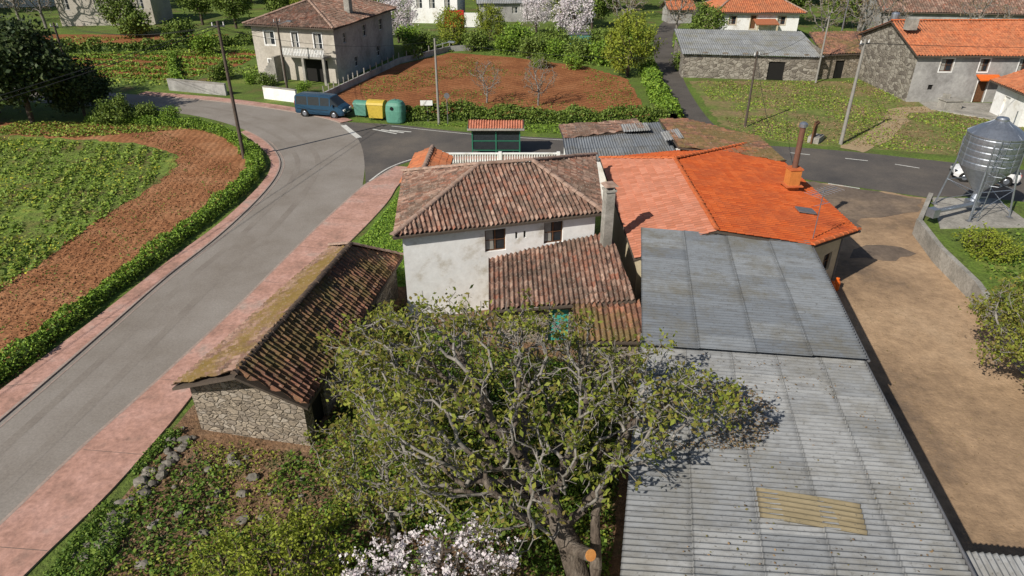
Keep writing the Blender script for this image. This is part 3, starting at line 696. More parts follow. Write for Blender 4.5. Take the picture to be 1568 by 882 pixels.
w = B(); w.wall((-.7, 25.6), (5.0, 25.7), 0, 2.0, [(2.3, 3.2, 0, 1.7, 'd')], m_stone, fr=m_teal); w.wall((5.0, 25.7), (4.6, 29.6), 0, 2.55, [], m_stone); w.wall((-.7, 28.4), (-.7, 25.6), 0, 1.95, [], m_stone)
w.obj('walls', lt)
lo = empty('stone_outhouse'); w = B()
w.wall((2.9, 23.4), (5.2, 23.4), 0, 1.7, [], m_stone); w.wall((5.2, 23.4), (5.2, 25.4), 0, 1.9, [], m_stone); w.wall((2.9, 25.4), (2.9, 23.4), 0, 1.8, [(.5, 1.3, 0, 1.5, 'o')], m_stone); w.obj('walls', lo)
tile_face('roof', [(2.6, 23.1, 1.75), (5.5, 23.1, 1.75), (5.5, 25.5, 2.25), (2.6, 25.5, 2.25)], t_barn2, lo)
an = empty('tiled_annex')
tile_face('roof_left', [(-6.2, 42.2, 3.4), (-6.4, 36.8, 3.4), (-5.1, 36.7, 3.95), (-5.0, 41.9, 3.95)], t_far, an); tile_face('roof_right', [(-3.8, 36.6, 3.4), (-3.7, 41.6, 3.4), (-5.0, 41.9, 3.95), (-5.1, 36.7, 3.95)], t_far, an)
caps('ridge_tiles', [((-5.1, 36.7, 3.95), (-5.0, 41.9, 3.95))], m_cap, an)
w = B(); w.prism([(-6.1, 37), (-3.95, 36.8), (-3.9, 41.3), (-5.95, 41.8)], 0, 3.3, m_white); w.obj('walls', an)

# =================================================================== STONE BARN (left)
barn = empty('stone_barn')
nl, nr_, nR = (-12.0, 19.35, 2.3), (-9.05, 18.05, 3.75), (-7.0, 18.45, 2.15); fl, fr_, fR = (-9.1, 30.9, 2.3), (-7.3, 28.0, 3.75), (-5.35, 30.1, 2.15)
tile_face('roof_left', [fl, nl, nr_, fr_], t_barn, barn, tw=.23, tl=.38, jit=.02); tile_face('roof_right', [nR, fR, fr_, nr_], t_barn2, barn, tw=.23, tl=.38, amp=.06, jit=.025)
tile_face('roof_end', [fR, fl, fr_], t_barn2, barn, tw=.23, tl=.38)
caps('ridge_tiles', [(nr_, fr_)], m_capd, barn, r=.12); caps('hip_tiles', [(fl, fr_), (fR, fr_)], m_cap, barn, r=.11)
w = B()
a, b_, c_, d_ = (-11.6, 19.75), (-7.3, 18.85), (-5.7, 29.8), (-9.0, 30.5); g = (-9.1, 19.2)
w.face([(a[0], a[1], 0), (g[0], g[1], 0), (g[0], g[1], 3.55), (a[0], a[1], 2.2)], m_stone); w.face([(g[0], g[1], 0), (b_[0], b_[1], 0), (b_[0], b_[1], 2.1), (g[0], g[1], 3.55)], m_stone)
w.wall(b_, c_, 0, 2.15, [(.6, 1.7, 0, 1.6, 'o'), (7, 8, .8, 1.6, 'o')], m_stone); w.wall(c_, d_, 0, 2.15, [], m_stone); w.wall(d_, a, 0, 2.25, [], m_stone); w.obj('walls', barn)

# =================================================================== ORANGE ROOFED HOUSE
oh = empty('orange_roof_house')
tile_face('roof_left', [(5.5, 41.3, 3.4), (5.45, 27.2, 3.4), (9.2, 28.1, 4.4), (9.4, 38.1, 4.4)], t_sal, oh, tw=.26, tl=.4, amp=.035, modern=True, jit=.003, thick=.03)
tile_face('roof_right', [(17.1, 30.8, 3.2), (17.0, 41.3, 3.2), (15.5, 44.2, 3.4), (9.4, 38.1, 4.4), (9.2, 28.1, 4.4), (13.6, 27.9, 3.73)], t_org, oh, tw=.26, tl=.4, amp=.03, modern=True, jit=.003, thick=.02)
tile_face('roof_back', [(15.5, 44.2, 3.4), (5.5, 41.3, 3.4), (9.4, 38.1, 4.4)], t_org, oh, tw=.26, tl=.4, amp=.035, modern=True, jit=.003)
caps('ridge_tiles', [((9.2, 28.1, 4.42), (9.4, 38.1, 4.42)), ((9.4, 38.1, 4.42), (15.5, 44.2, 3.42)), ((9.4, 38.1, 4.42), (5.5, 41.3, 3.42)), ((13.6, 27.95, 3.72), (17.1, 30.8, 3.22))], m_capo, oh, r=.11)
w = B()
w.wall((5.9, 28.6), (13.4, 28.5), 0, 3.2, [], m_cream); w.wall((13.4, 28.5), (16.5, 31.1), 0, 3.05, [(.9, 1.9, 0, 2.1, 'd'), (2.6, 3.4, 1.1, 2.1)], m_cream, fr=m_wood)
w.wall((16.5, 31.1), (16.5, 41), 0, 3.05, [(1.2, 3.4, 0, 2.3, 'o'), (5.5, 6.6, 1.1, 2.1)], m_cream, fr=m_wframe); w.wall((16.5, 41), (15.1, 43.6), 0, 3.2, [], m_cream); w.wall((15.1, 43.6), (5.9, 41), 0, 3.2, [], m_cream); w.wall((5.9, 41), (5.9, 28.6), 0, 3.2, [], m_cream)
w.tube((17.15, 30.8, 3.1), (17.05, 41.3, 3.1), .07, .07, m_steeld); w.tube((17.1, 31, 3.1), (16.6, 31.2, 2.8), .05, .05, m_steeld); w.tube((16.6, 31.2, 2.8), (16.6, 31.2, 0), .05, .05, m_steeld)
w.obj('walls', oh)
fb = B(); fb.box((15.4, 35.7, 4.1), (.62, .62, 1.1), m_flue, .1); fb.box((15.4, 35.7, 4.68), (.72, .72, .08), m_capo, .1); fb.tube((15.4, 35.7, 4.7), (15.4, 35.7, 6.9), .15, .15, m_flueb, 14)
fb.lathe((15.4, 35.7, 0), [(.15, 6.9), (.22, 6.95), (.22, 7.12), (.12, 7.2), (.02, 7.24)], m_steel, 14); fb.box((15.4, 35.7, 3.75), (.95, .95, .05), m_capo, .1)
fb.box((14.9, 32.2, 3.66), (.9, .65, .07), m_steeld, 0, M4=Matrix.Rotation(.15, 3, 'Y')); fb.obj('flue_chimney', oh)
at = B(); at.tube((13.9, 28.7, 3.4), (13.9, 28.7, 6.2), .025, .02, m_steel)
at.tube((13.2, 28.3, 6.0), (14.7, 29.2, 6.0), .015, .015, m_steel)
for i in range(9):
    t = i / 8; x, y = 13.2 + 1.5 * t, 28.3 + .9 * t; at.tube((x + .2, y - .33, 6.0), (x - .2, y + .33, 6.0), .009, .009, m_steel, 5)
at.tube((13.6, 28.7, 5.3), (14.3, 28.7, 5.5), .012, .012, m_steel, 5); at.tube((13.9, 28.4, 5.6), (13.9, 29, 5.6), .012, .012, m_steel, 5); at.obj('tv_antenna')
gas = B()
for gx, gy in ((16.1, 30.1), (16.5, 30.45)):
    gas.lathe((gx, gy, 0), [(.02, .01), (.15, .02), (.17, .08), (.17, .45), (.13, .55), (.06, .6), (.09, .62), (.09, .7), (.02, .72)], m_orange, 14)
gas.obj('gas_cylinders')

# =================================================================== OLD OUTBUILDINGS
ob_ = empty('old_outbuilding')
corr('roof_sheets', [(3.4, 47.2, 3.6), (10.6, 48.8, 3.6), (10.6, 41.6, 3.2), (3.4, 41.2, 3.2)], m_sheetU, ob_, ns=4, sv=2.2, wob=.05)
tile_face('roof_tiles', [(17.1, 41, 3.3), (17.0, 46.3, 3.3), (12.5, 49.2, 3.75), (10.5, 48.6, 3.95), (10.5, 42, 3.95)], t_barn2, ob_)
tile_face('roof_tiles_left', [(3.3, 48.0, 3.62), (3.5, 45.0, 3.55), (9.2, 46.8, 3.75), (9.0, 49.0, 3.75)], t_old, ob_)
for q in ([(7.6, 47.6, 3.78), (9.6, 48, 3.78), (9.6, 46.2, 3.75), (7.6, 46, 3.7)], [(9.9, 45.2, 3.9), (11.2, 45.6, 4.05), (11.2, 43.6, 4.0), (9.9, 43.4, 3.85)]): corr('loose_sheet', q, m_sheetL, ob_, ns=4)
w = B(); w.prism([(3.7, 41.4), (16.7, 41.2), (16.7, 46.2), (12.3, 48.9), (3.7, 47.4)], 0, 3.12, m_white); w.obj('walls', ob_)

# =================================================================== GREY CORRUGATED SHED
sh = empty('corrugated_shed')
corr('roof_upper', [(5.8, 28.2, 4.4), (4.3, 18.9, 4.3), (12.1, 19.1, 3.62), (13.6, 28.3, 3.72)], m_sheetU, sh, lift=.03)
corr('roof_lower', [(4.45, 19.9, 4.12), (1.3, 5.0, 4.12), (9.85, 5.0, 3.4), (12.25, 20.0, 3.42)], m_sheetL, sh)
def zl(x, y):
    k = (20 - y) / 15; xl = 4.45 - 3.15 * k; xr = 12.25 - 2.4 * k; t = (x - xl) / (xr - xl); return 4.12 * (1 - t) + 3.41 * t
corr('fibreglass_panel', [(x, y, zl(x, y)) for x, y in ((6.3, 12.95), (6.1, 11.95), (8.7, 11.6), (8.95, 12.6))], m_fibre, sh, lift=.075, sv=2.8, wob=.002)
w = B(); w.prism([(1.7, 5.2), (9.5, 5.2), (11.8, 19.5), (13.2, 28.1), (6.1, 28.1), (4.7, 19)], 0, 3.3, m_conc); w.obj('walls', sh)
w = B(); w.tube((9.95, 5, 3.33), (12.3, 20, 3.33), .05, .05, m_steeld); w.tube((12.2, 19.2, 3.5), (13.7, 28.3, 3.6), .05, .05, m_steeld); w.obj('eave_rails', sh)
s2 = empty('corrugated_lean_shed')
corr('roof', [(11.2, 11.7, 3.0), (20, 10.6, 3.0), (20, 4, 2.6), (10.2, 4, 2.6)], m_sheetL, s2)
w = B(); w.prism([(11, 5), (19.6, 5), (19.6, 10.2), (11.3, 11.3)], 0, 2.5, m_conc); w.obj('walls', s2)
for i, (pg, n, th) in enumerate((([(3.9, 14.2), (4.6, 17.6), (7.4, 17.4), (8.3, 15.8), (6.6, 14.4)], 2000, .36), ([(3.5, 8), (4.5, 19), (11.5, 19), (9.8, 8)], 500, .5))):
    o = scatter('roof_leaf_litter', pg, n, .08, .02, l_weedb, 41 + i, thr=th, ns=1.0, up=1)
    vs = np.empty(len(o.data.vertices) * 3, np.float32); o.data.vertices.foreach_get('co', vs); vs = vs.reshape(-1, 3)
    vs[:, 2] += np.array([zl(float(x), float(y)) for x, y in vs[:, :2]]) + .045; o.data.vertices.foreach_set('co', vs.ravel()); o.data.update()

# =================================================================== PAD, SILO
pad = empty('retaining_wall'); w = B()
pp = [(24.1, 37.3), (23.3, 33.5), (22.9, 29.5), (21.9, 25.4), (20.8, 20)]
w.prism([(24.2, 37.2), (23.4, 33.5), (23.0, 29.5), (22.0, 25.4), (20.9, 19), (60, 15), (60, 33), (40, 38), (30, 41.5), (27, 41.5)], 0, .75, m_conc, m_ground)
for i in range(4):
    p, q = Vector(pp[i]), Vector(pp[i + 1]); d = q - p; w.box(((p + q).x / 2, (p + q).y / 2, .5), (d.length + .05, .28, 1.02 + .003 * i), m_conc, math.atan2(d.y, d.x))
w.box((25.6, 39.4, .5), (5.2, .26, 1.0), m_conc, math.atan2(4.2, 2.9)); w.obj('wall', pad)
w = B(); w.prism([(24.9, 36.4), (30.5, 36.6), (31, 41), (27, 41.2)], .7, .83, m_conc); w.obj('concrete_base', pad)
scatter('bank_weeds', [(23.5, 20), (24.4, 33), (26, 36), (40, 36), (50, 20)], 9000, .2, .5, l_weed, 51, z0=.75)
silo = empty('feed_silo'); X, Y, Z = 28.2, 39.0, .83; w = B()
rr = 1.5
prof = [(.18, 1.0), (.2, 1.2), (rr * .97, 2.85), (rr, 2.9)]
for i in range(5): prof += [(rr, 2.95 + i * .36), (rr + .015, 3.0 + i * .36), (rr + .015, 3.2 + i * .36), (rr, 3.25 + i * .36)]
prof += [(rr + .05, 4.75), (rr + .05, 4.81), (1.0, 5.2), (.34, 5.55), (.34, 5.67), (.28, 5.75), (.02, 5.79)]
w.lathe((X, Y, Z), prof, m_steel, 32)
for k in range(10):
    t = k * math.pi / 5; w.tube((X + math.cos(t) * rr * 1.01, Y + math.sin(t) * rr * 1.01, Z + 2.9), (X + math.cos(t) * rr * 1.01, Y + math.sin(t) * rr * 1.01, Z + 4.75), .02, .02, m_steel, 5)
    w.tube((X + math.cos(t) * rr * 1.02, Y + math.sin(t) * rr * 1.02, Z + 4.83), (X + math.cos(t) * .36, Y + math.sin(t) * .36, Z + 5.57), .02, .02, m_steel, 5)
w.obj('hopper', silo)
w = B()
for k in range(4):
    t = math.pi / 4 + k * math.pi / 2 + .2; x, y = X + math.cos(t) * 1.56, Y + math.sin(t) * 1.56; x2, y2 = X + math.cos(t) * 1.98, Y + math.sin(t) * 1.98
    w.tube((x2, y2, Z), (x, y, Z + 2.9), .055, .055, m_steel); w.tube((x, y, Z + 2.9), (x, y, Z + 4.4), .045, .045, m_steel); w.box((x2, y2, Z + .02), (.3, .3, .04), m_steeld)
    t2 = t + math.pi / 2; x3, y3 = X + math.cos(t2) * 1.74, Y + math.sin(t2) * 1.74; w.tube((X + math.cos(t) * 1.93, Y + math.sin(t) * 1.93, Z + .3), (x3, y3, Z + 1.7), .022, .022, m_steel, 5)
    w.tube((X + math.cos(t) * 1.74, Y + math.sin(t) * 1.74, Z + 1.7), (x3, y3, Z + 1.7), .03, .03, m_steel, 5)
for s_ in (-.22, .22): w.tube((X - .9 + s_, Y - 1.75, Z), (X - .5 + s_, Y - 1.6, Z + 4.9), .025, .025, m_steel, 6)
for i in range(15):
    f = i / 15; cx = X - .9 + .4 * f; cy = Y - 1.75 + .15 * f; w.tube((cx - .22, cy, Z + .3 + i * .31), (cx + .22, cy, Z + .3 + i * .31), .015, .015, m_steel, 5)
for i in range(5):
    z = Z + 2.4 + i * .55; cx = X - .62; pts = [(cx - .35, Y - 1.65), (cx - .33, Y - 2.2), (cx, Y - 2.4), (cx + .33, Y - 2.2), (cx + .35, Y - 1.65)]
    for a_, b2 in zip(pts, pts[1:]): w.tube((a_[0], a_[1], z), (b2[0], b2[1], z), .014, .014, m_steel, 5)
w.tube((X, Y, Z + 1.05), (X - .2, Y - .1, Z + .6), .22, .2, m_steel, 12); w.tube((X + .3, Y, Z + .5), (24.6, 37.0, Z + .75), .14, .14, m_steel, 12); w.box((X - .1, Y, Z + .5), (.6, .6, .4), m_steel); w.box((24.6, 37.0, Z + .7), (.5, .5, .5), m_steel, .4)
w.tube((X + 1.3, Y + .8, Z + 5.0), (X + 1.3, Y + .8, Z + 5.9), .03, .03, m_steel); w.obj('frame_and_ladder', silo)

# =================================================================== FAR BUILDINGS
def hiproof(name, par, A_, B_, C_, D_, z, zr, m, cut, ov=.5, tw=.3, tl=.45):
    cs = [Vector((p[0], p[1], 0)) for p in (A_, B_, C_, D_)]; cen = sum(cs, Vector()) / 4
    E = [cen + (p - cen) * (1 + ov / (p - cen).length * 1.3) for p in cs]; E = [(e.x, e.y, z) for e in E]
    a, b, c, d = [Vector(e) for e in E]
    if (b - a).length > (d - a).length: m1 = (a + d) / 2; m2 = (b + c) / 2; long_ = True
    else: m1 = (a + b) / 2; m2 = (c + d) / 2; long_ = False
    r1 = m1.lerp(m2, cut); r2 = m2.lerp(m1, cut); r1.z = r2.z = zr
    if long_: F = [[a, b, r2, r1], [c, d, r1, r2], [b, c, r2], [d, a, r1]]; seg = [(r1, r2), (a, r1), (d, r1), (b, r2), (c, r2)]
    else: F = [[b, c, r2, r1], [d, a, r1, r2], [a, b, r1], [c, d, r2]]; seg = [(r1, r2), (a, r1), (b, r1), (c, r2), (d, r2)]
    for i, f in enumerate(F): tile_face('%s_%d' % (name, i), [tuple(v) for v in f], m, par, tw=tw, tl=tl, amp=.05, ns=4)
    caps('ridge_tiles', seg, m_cap, par, r=.15, tl=.5)
bh = empty('two_storey_house'); A_, B_, C_, D_ = (-29.3, 81.2), (-19.3, 77.8), (-15.6, 94.2), (-25.6, 97.6)
hiproof('roof', bh, A_, B_, C_, D_, 5.9, 8.0, t_old, .3, ov=.7, tw=.26, tl=.4); w = B()
w.wall(A_, B_, 0, 5.8, [(1.6, 2.9, 3.7, 5.1), (5.2, 6.0, 3.1, 5.2, 'w'), (8.0, 9.0, 3.1, 5.2, 'w'), (1.6, 2.6, .9, 2.1), (6.4, 9.4, 0, 2.4, 'o')], m_beige, surround=m_white)
w.wall(B_, C_, 0, 5.8, [(2.2, 3.0, 3.9, 5.0), (7.5, 8.6, 3.8, 5.1), (12.5, 13.6, 3.8, 5.1), (4.5, 5.5, .9, 2.0), (11, 12.2, .9, 2.1)], m_greyr, surround=None); w.wall(C_, D_, 0, 5.8, [], m_greyr); w.wall(D_, A_, 0, 5.8, [], m_beige)
dv = Vector((10, -3.4)).normalized(); nv = Vector((dv.y, -dv.x)); ang = math.atan2(dv.y, dv.x)
def onf(s, o): q = Vector(A_) + dv * s + nv * o; return (q.x, q.y)
q = onf(7.2, .75); w.box((q[0], q[1], 2.9), (5.4, 1.5, .2), m_conc, ang)
for i in range(28): q = onf(4.6 + i * .194, 1.42); w.box((q[0], q[1], 3.4), (.09, .09, .8), m_white, ang)
q = onf(7.2, 1.42); w.box((q[0], q[1], 3.85), (5.5, .16, .12), m_conc, ang)
for s_ in (4.6, 7.2, 9.8): q = onf(s_, 1.35); w.box((q[0], q[1], 1.4), (.28, .28, 2.8), m_conc, ang)
for i in range(8): q = onf(3.4 - i * .3, .9); w.box((q[0], q[1], (2.7 - i * .34) / 2), (.3, 1.3, 2.7 - i * .34), m_conc, ang)
w.box((-24.6, 88.6, 8.1), (.9, .7, 2.0), m_conc, ang); w.box((-24.6, 88.6, 9.15), (1.1, .9, .12), m_cap, ang); w.box((-19.0, 85.0, 7.6), (.7, .7, 2.2), m_conc, ang); w.box((-19, 85, 8.75), (.9, .9, .12), m_cap, ang)
w.box((-18.9, 81.8, 3.6), (.12, .12, 4.2), m_wframe); w.obj('walls', bh)
gh = empty('grey_gable_house'); X0, X1 = 39.8, 62
tile_face('roof_front', [(X0 - .4, 69.0, 4.6), (X1, 68.6, 4.6), (X1, 75.5, 6.9), (X0 - .4, 75.5, 6.9)], t_far, gh, tw=.3, ns=4); tile_face('roof_back', [(X1, 82.2, 4.6), (X0 - .4, 82.2, 4.6), (X0 - .4, 75.5, 6.9), (X1, 75.5, 6.9)], t_far, gh, tw=.3, ns=4)
caps('ridge_tiles', [((X0 - .4, 75.5, 6.92), (X1, 75.5, 6.92))], m_capo, gh); w = B()
w.wall((X0, 69.5), (X1 - .3, 69.1), 0, 4.6, [(2.4, 3.6, 3.0, 4.2), (6.2, 7.1, 3.0, 4.2), (6.6, 7.6, 0, 2.1, 'd'), (1.8, 2.3, 1.2, 1.7, 'o'), (10, 11, 3, 4.2)], m_greyr, surround=m_white, fr=m_wood)
w.face([(X0, 81.9, 0), (X0, 69.5, 0), (X0, 69.5, 4.6), (X0, 75.5, 6.7), (X0, 81.9, 4.6)], m_stone2); w.wall((X1 - .3, 81.9), (X0, 81.9), 0, 4.6, [], m_greyr)
w.box((47.1, 68.9, 2.5), (2.2, 1.1, .1), m_orange, 0, M4=Matrix.Rotation(.35, 3, 'X'))
w.box((40.2, 73, 6.9), (1.0, .8, 1.0), m_conc, 0); w.lathe((40.4, 76.8, 6.6), [(.3, 0), (.42, .2), (.42, .8), (.3, .95), (.02, 1.0)], m_steel, 12)
w.obj('walls', gh)
w = B(); w.box((42.5, 66.6, .45), (1.7, 1.2, .9), m_conc, .1); w.box((42.2, 67, 1.1), (.5, .5, .6), m_conc); w.box((42.5, 66.6, .94), (1.9, 1.4, .1), m_conc, .1); w.obj('stone_trough')
w = B(); w.prism([(40.6, 66.3), (44.5, 62.5), (47, 63.5), (49, 68.6), (41, 69.2)], 0, .1, m_conc); w.obj('paved_forecourt')
wh = empty('white_cottage'); w = B()
w.wall((45.6, 65.2), (45.2, 60.4), 0, 3.0, [(1.6, 2.5, 0, 2.0, 'd')], m_white, fr=m_wframe); w.wall((45.2, 60.4), (58, 58.6), 0, 3.0, [(2, 3, 1, 2)], m_white); w.wall((58, 58.6), (58, 65.2), 0, 3, [], m_white); w.wall((58, 65.2), (45.6, 65.2), 0, 3, [], m_white); w.obj('walls', wh)
tile_face('roof_left', [(45.0, 65.8, 3.0), (44.5, 60.0, 3.0), (48.5, 59.8, 4.3), (48.8, 65.6, 4.3)], t_far, wh, tw=.3, ns=4); tile_face('roof_right', [(59, 58.5, 3.0), (59, 65.5, 3.0), (48.8, 65.6, 4.3), (48.5, 59.8, 4.3)], t_far, wh, tw=.3, ns=4)
w = B(); w.box((46.3, 55.5, 1.0), (5, .45, 2.0), m_stone2, -1.25); w.obj('stone_wall')
sb = empty('old_stone_barn'); w = B()
w.wall((19.6, 81), (34.4, 79), 0, 2.55, [(9.5, 11.3, 0, 2.0, 'o')], m_stone2); w.wall((34.4, 79), (35.6, 89.5), 0, 3.4, [], m_stone2); w.wall((20.8, 91.5), (19.6, 81), 0, 2.6, [], m_stone2)
w.wall((34.9, 80), (42.6, 81.5), 0, 2.6, [(2, 3.2, 0, 2, 'o')], m_stone); w.wall((42.6, 81.5), (42.6, 89), 0, 2.6, [], m_stone); w.obj('walls', sb)
corr('roof_sheets', [(19.3, 80.6, 2.65), (34.7, 78.6, 2.65), (36, 89.9, 3.75), (20.6, 92, 3.75)], m_sheetF, sb, ns=4, pitch=.25, sv=2.5); tile_face('roof_tiles', [(34.9, 79.6, 2.8), (43, 81.1, 2.8), (43, 88.5, 4.0), (36, 87.5, 4.0)], t_barn2, sb, tw=.3, ns=4)
w = B()
for i in range(6): w.box((22 + i * 2.2, 80.9 - i * .28, 2.76), (.5, .3, .16), m_stone)
w.obj('roof_stones', sb)
yh = empty('cream_house'); hiproof('roof', yh, (30, 105.5), (41.5, 105.2), (41.8, 114), (30.2, 114.3), 4.1, 6.1, t_far, .3, ov=.8); w = B()
w.wall((30, 105.5), (41.5, 105.2), 0, 4, [(1.5, 2.5, 2.4, 3.5), (4.6, 5.4, 1.8, 3.6, 'd'), (8.5, 9.6, 2.4, 3.5)], m_white, surround=m_cream, fr=m_wood); w.wall((41.5, 105.2), (41.8, 114), 0, 4, [(3, 4, 2, 3.2)], m_cream); w.wall((41.8, 114), (30.2, 114.3), 0, 4, [], m_cream); w.wall((30.2, 114.3), (30, 105.5), 0, 4, [(3, 4, 2, 3.2)], m_cream)
w.box((36.5, 104.2, 2.9), (3.2, 2, .12), t_far, 0, M4=Matrix.Rotation(.25, 3, 'X'))
for x in (35.1, 37.9): w.box((x, 103.4, 1.3), (.2, .2, 2.7), m_cream)
w.obj('walls', yh)
def simple(name, x, y, L, D, z, zr, rz, mw, mr, ops=None):
    e = empty(name); cs, sn = math.cos(rz), math.sin(rz); T = lambda a, b: (x + a * cs - b * sn, y + a * sn + b * cs)
    w = B(); c = [T(-L / 2, -D / 2), T(L / 2, -D / 2), T(L / 2, D / 2), T(-L / 2, D / 2)]
    o = ops or [(1, 2, z * .45, z * .8), (L * .4, L * .4 + 1, z * .45, z * .8), (L - 2.2, L - 1.2, z * .45, z * .8)]
    w.wall(c[0], c[1], 0, z, o, mw); w.wall(c[2], c[3], 0, z, [], mw)
    for a, b in ((1, 2), (3, 0)):
        m_ = ((c[a][0] + c[b][0]) / 2, (c[a][1] + c[b][1]) / 2); w.face([(c[a][0], c[a][1], 0), (c[b][0], c[b][1], 0), (c[b][0], c[b][1], z), (m_[0], m_[1], zr - .15), (c[a][0], c[a][1], z)], mw)
    w.obj('walls', e); ov = .5
    E = [T(-L / 2 - ov, -D / 2 - ov), T(L / 2 + ov, -D / 2 - ov), T(L / 2 + ov, D / 2 + ov), T(-L / 2 - ov, D / 2 + ov)]; r1 = T(-L / 2 - ov, 0); r2 = T(L / 2 + ov, 0)
    f = mr not in (m_sheetF, m_sheetL)
    Q = [[(*E[0], z), (*E[1], z), (*r2, zr), (*r1, zr)], [(*E[2], z), (*E[3], z), (*r1, zr), (*r2, zr)]]
    for i, q in enumerate(Q):
        if f: tile_face('roof_%d' % i, q, mr, e, tw=.34, tl=.5, ns=4)
        else: corr('roof_%d' % i, q, mr, e, pitch=.3, ns=4, sv=2.5)
simple('village_house', -68, 126, 15, 9, 5.5, 7.5, .1, m_beige, t_far); simple('village_house', -12.8, 128, 8, 8, 5.2, 7, -.1, m_white, t_far)
simple('village_shed', 1, 130, 14, 8, 3, 4.2, .1, m_greyr, m_sheetF); simple('village_house', 66, 106, 26, 10, 4.5, 6.8, -.15, m_greyr, t_old); simple('garden_shed', 28.5, 126, 4, 4, 2.2, 3.4, .1, m_greyr, t_far)
simple('village_house', 100, 122, 14, 9, 5, 7, .2, m_cream, t_far); simple('village_house', -100, 150, 14, 9, 5, 7, .2, m_white, t_far)
w = B(); w.box((-9.5, 119, 1.4), (3.2, .25, 2.6), m_red); w.box((-6.5, 119, 1.2), (2.6, .2, 2.2), m_white); w.obj('painted_gate')
w = B(); w.box((9.5, 101, .9), (3, 2, 1.8), m_gb); w.box((9.5, 101, 1.85), (3.2, 2.2, .1), m_steeld); w.obj('garden_tank')

def lowwall(name, pts, h, t, m, cap=None):
    w = B()
    for i in range(len(pts) - 1):
        p, q = Vector(pts[i]), Vector(pts[i + 1]); d = q - p; a = math.atan2(d.y, d.x); c = (p + q) / 2
        w.box((c.x, c.y, h / 2), (d.length, t, h + .002 * i), m, a)
        if cap: w.box((c.x, c.y, h + .04), (d.length + .02, t + .08, .08), cap, a)
    return w.obj(name)
lowwall('boundary_wall', [(-36.8, 74.6), (-29.8, 72.2)], 1.15, .25, m_greyr, m_conc); lowwall('boundary_wall', [(-25.4, 70.9), (-21.6, 69.2)], 1.2, .25, m_white, m_conc)
lowwall('boundary_wall', [(-19.2, 70.5), (-17.2, 78), (-14.2, 89), (-8.5, 97.5), (-4, 99)], .7, .2, m_greyr)
w = B()
for i in range(22):
    t = i / 21; pts = [Vector((-19.2, 70.5)), Vector((-17.2, 78)), Vector((-14.2, 89)), Vector((-8.5, 97.5))]; s_ = t * 3 * .999; k = int(s_); p = pts[k].lerp(pts[k + 1], s_ - k); w.box((p.x, p.y, .95), (.1, .1, .8), m_conc)
w.obj('fence_posts')
bl_ = B(); p, q = Vector((-5.2, 50.0)), Vector((3.4, 50.0)); n = 46
for i in range(n + 1): c = p.lerp(q, i / n); bl_.lathe((c.x, c.y, .15), [(.05, 0), (.07, .15), (.035, .4), (.05, .7)], m_white, 6)
bl_.box((-.9, 50.0, .9), (8.8, .16, .1), m_white); bl_.box((-.9, 50.0, .09), (8.8, .2, .16), m_conc)
for x in (-5.3, -.9, 3.5): bl_.box((x, 50.0, .5), (.25, .25, 1.05), m_white)
bl_.obj('white_balustrade')

# =================================================================== STREET FURNITURE
bs = empty('bus_shelter'); w = B(); x0, x1, y0, y1 = -3.1, .6, 52.2, 53.6
for x in (x0, (x0 + x1) / 2, x1):
    for y in (y0, y1):
        if x == (x0 + x1) / 2 and y == y1: continue
        w.box((x, y, 1.1), (.1, .1, 2.2), m_green)
for z in (.45, 1.2, 2.15): w.box(((x0 + x1) / 2, y0, z), (x1 - x0 - .1, .06, .07), m_green)
for x in (x0, x1):
    for z in (.45, 1.2, 2.15): w.box((x, (y0 + y1) / 2, z), (.06, y1 - y0 - .1, .07), m_green)
w.box(((x0 + x1) / 2, y1, 2.15), (x1 - x0 - .1, .07, .1), m_green)
w.box(((x0 + x1) / 2, y0 + .02, 1.3), (x1 - x0 - .1, .015, 1.55), m_glass)
for x in (x0, x1): w.box((x, (y0 + y1) / 2, 1.3), (.015, y1 - y0 - .1, 1.55), m_glass)
w.box(((x0 + x1) / 2, y0 + .35, .48), (x1 - x0 - .4, .4, .06), m_wood); w.box((x0 + .5, y0 + .35, .22), (.08, .3, .44), m_steeld); w.box((x1 - .5, y0 + .35, .22), (.08, .3, .44), m_steeld)
w.obj('frame', bs); ym = (y0 + y1) / 2
tile_face('roof_a', [(x0 - .3, y0 - .35, 2.25), (x1 + .3, y0 - .35, 2.25), (x1 + .3, ym, 2.65), (x0 - .3, ym, 2.65)], t_sal, bs, tw=.2, tl=.35, ns=4); tile_face('roof_b', [(x1 + .3, y1 + .35, 2.25), (x0 - .3, y1 + .35, 2.25), (x0 - .3, ym, 2.65), (x1 + .3, ym, 2.65)], t_sal, bs, tw=.2, tl=.35, ns=4)
w = B(); w.box(((x0 + x1) / 2, y0 - .38, 2.2), (x1 - x0 + .7, .05, .16), m_conc); w.box((x0 - .33, ym, 2.3), (.05, 2.1, .16), m_green); w.box((x1 + .33, ym, 2.3), (.05, 2.1, .16), m_green); w.obj('fascia', bs)

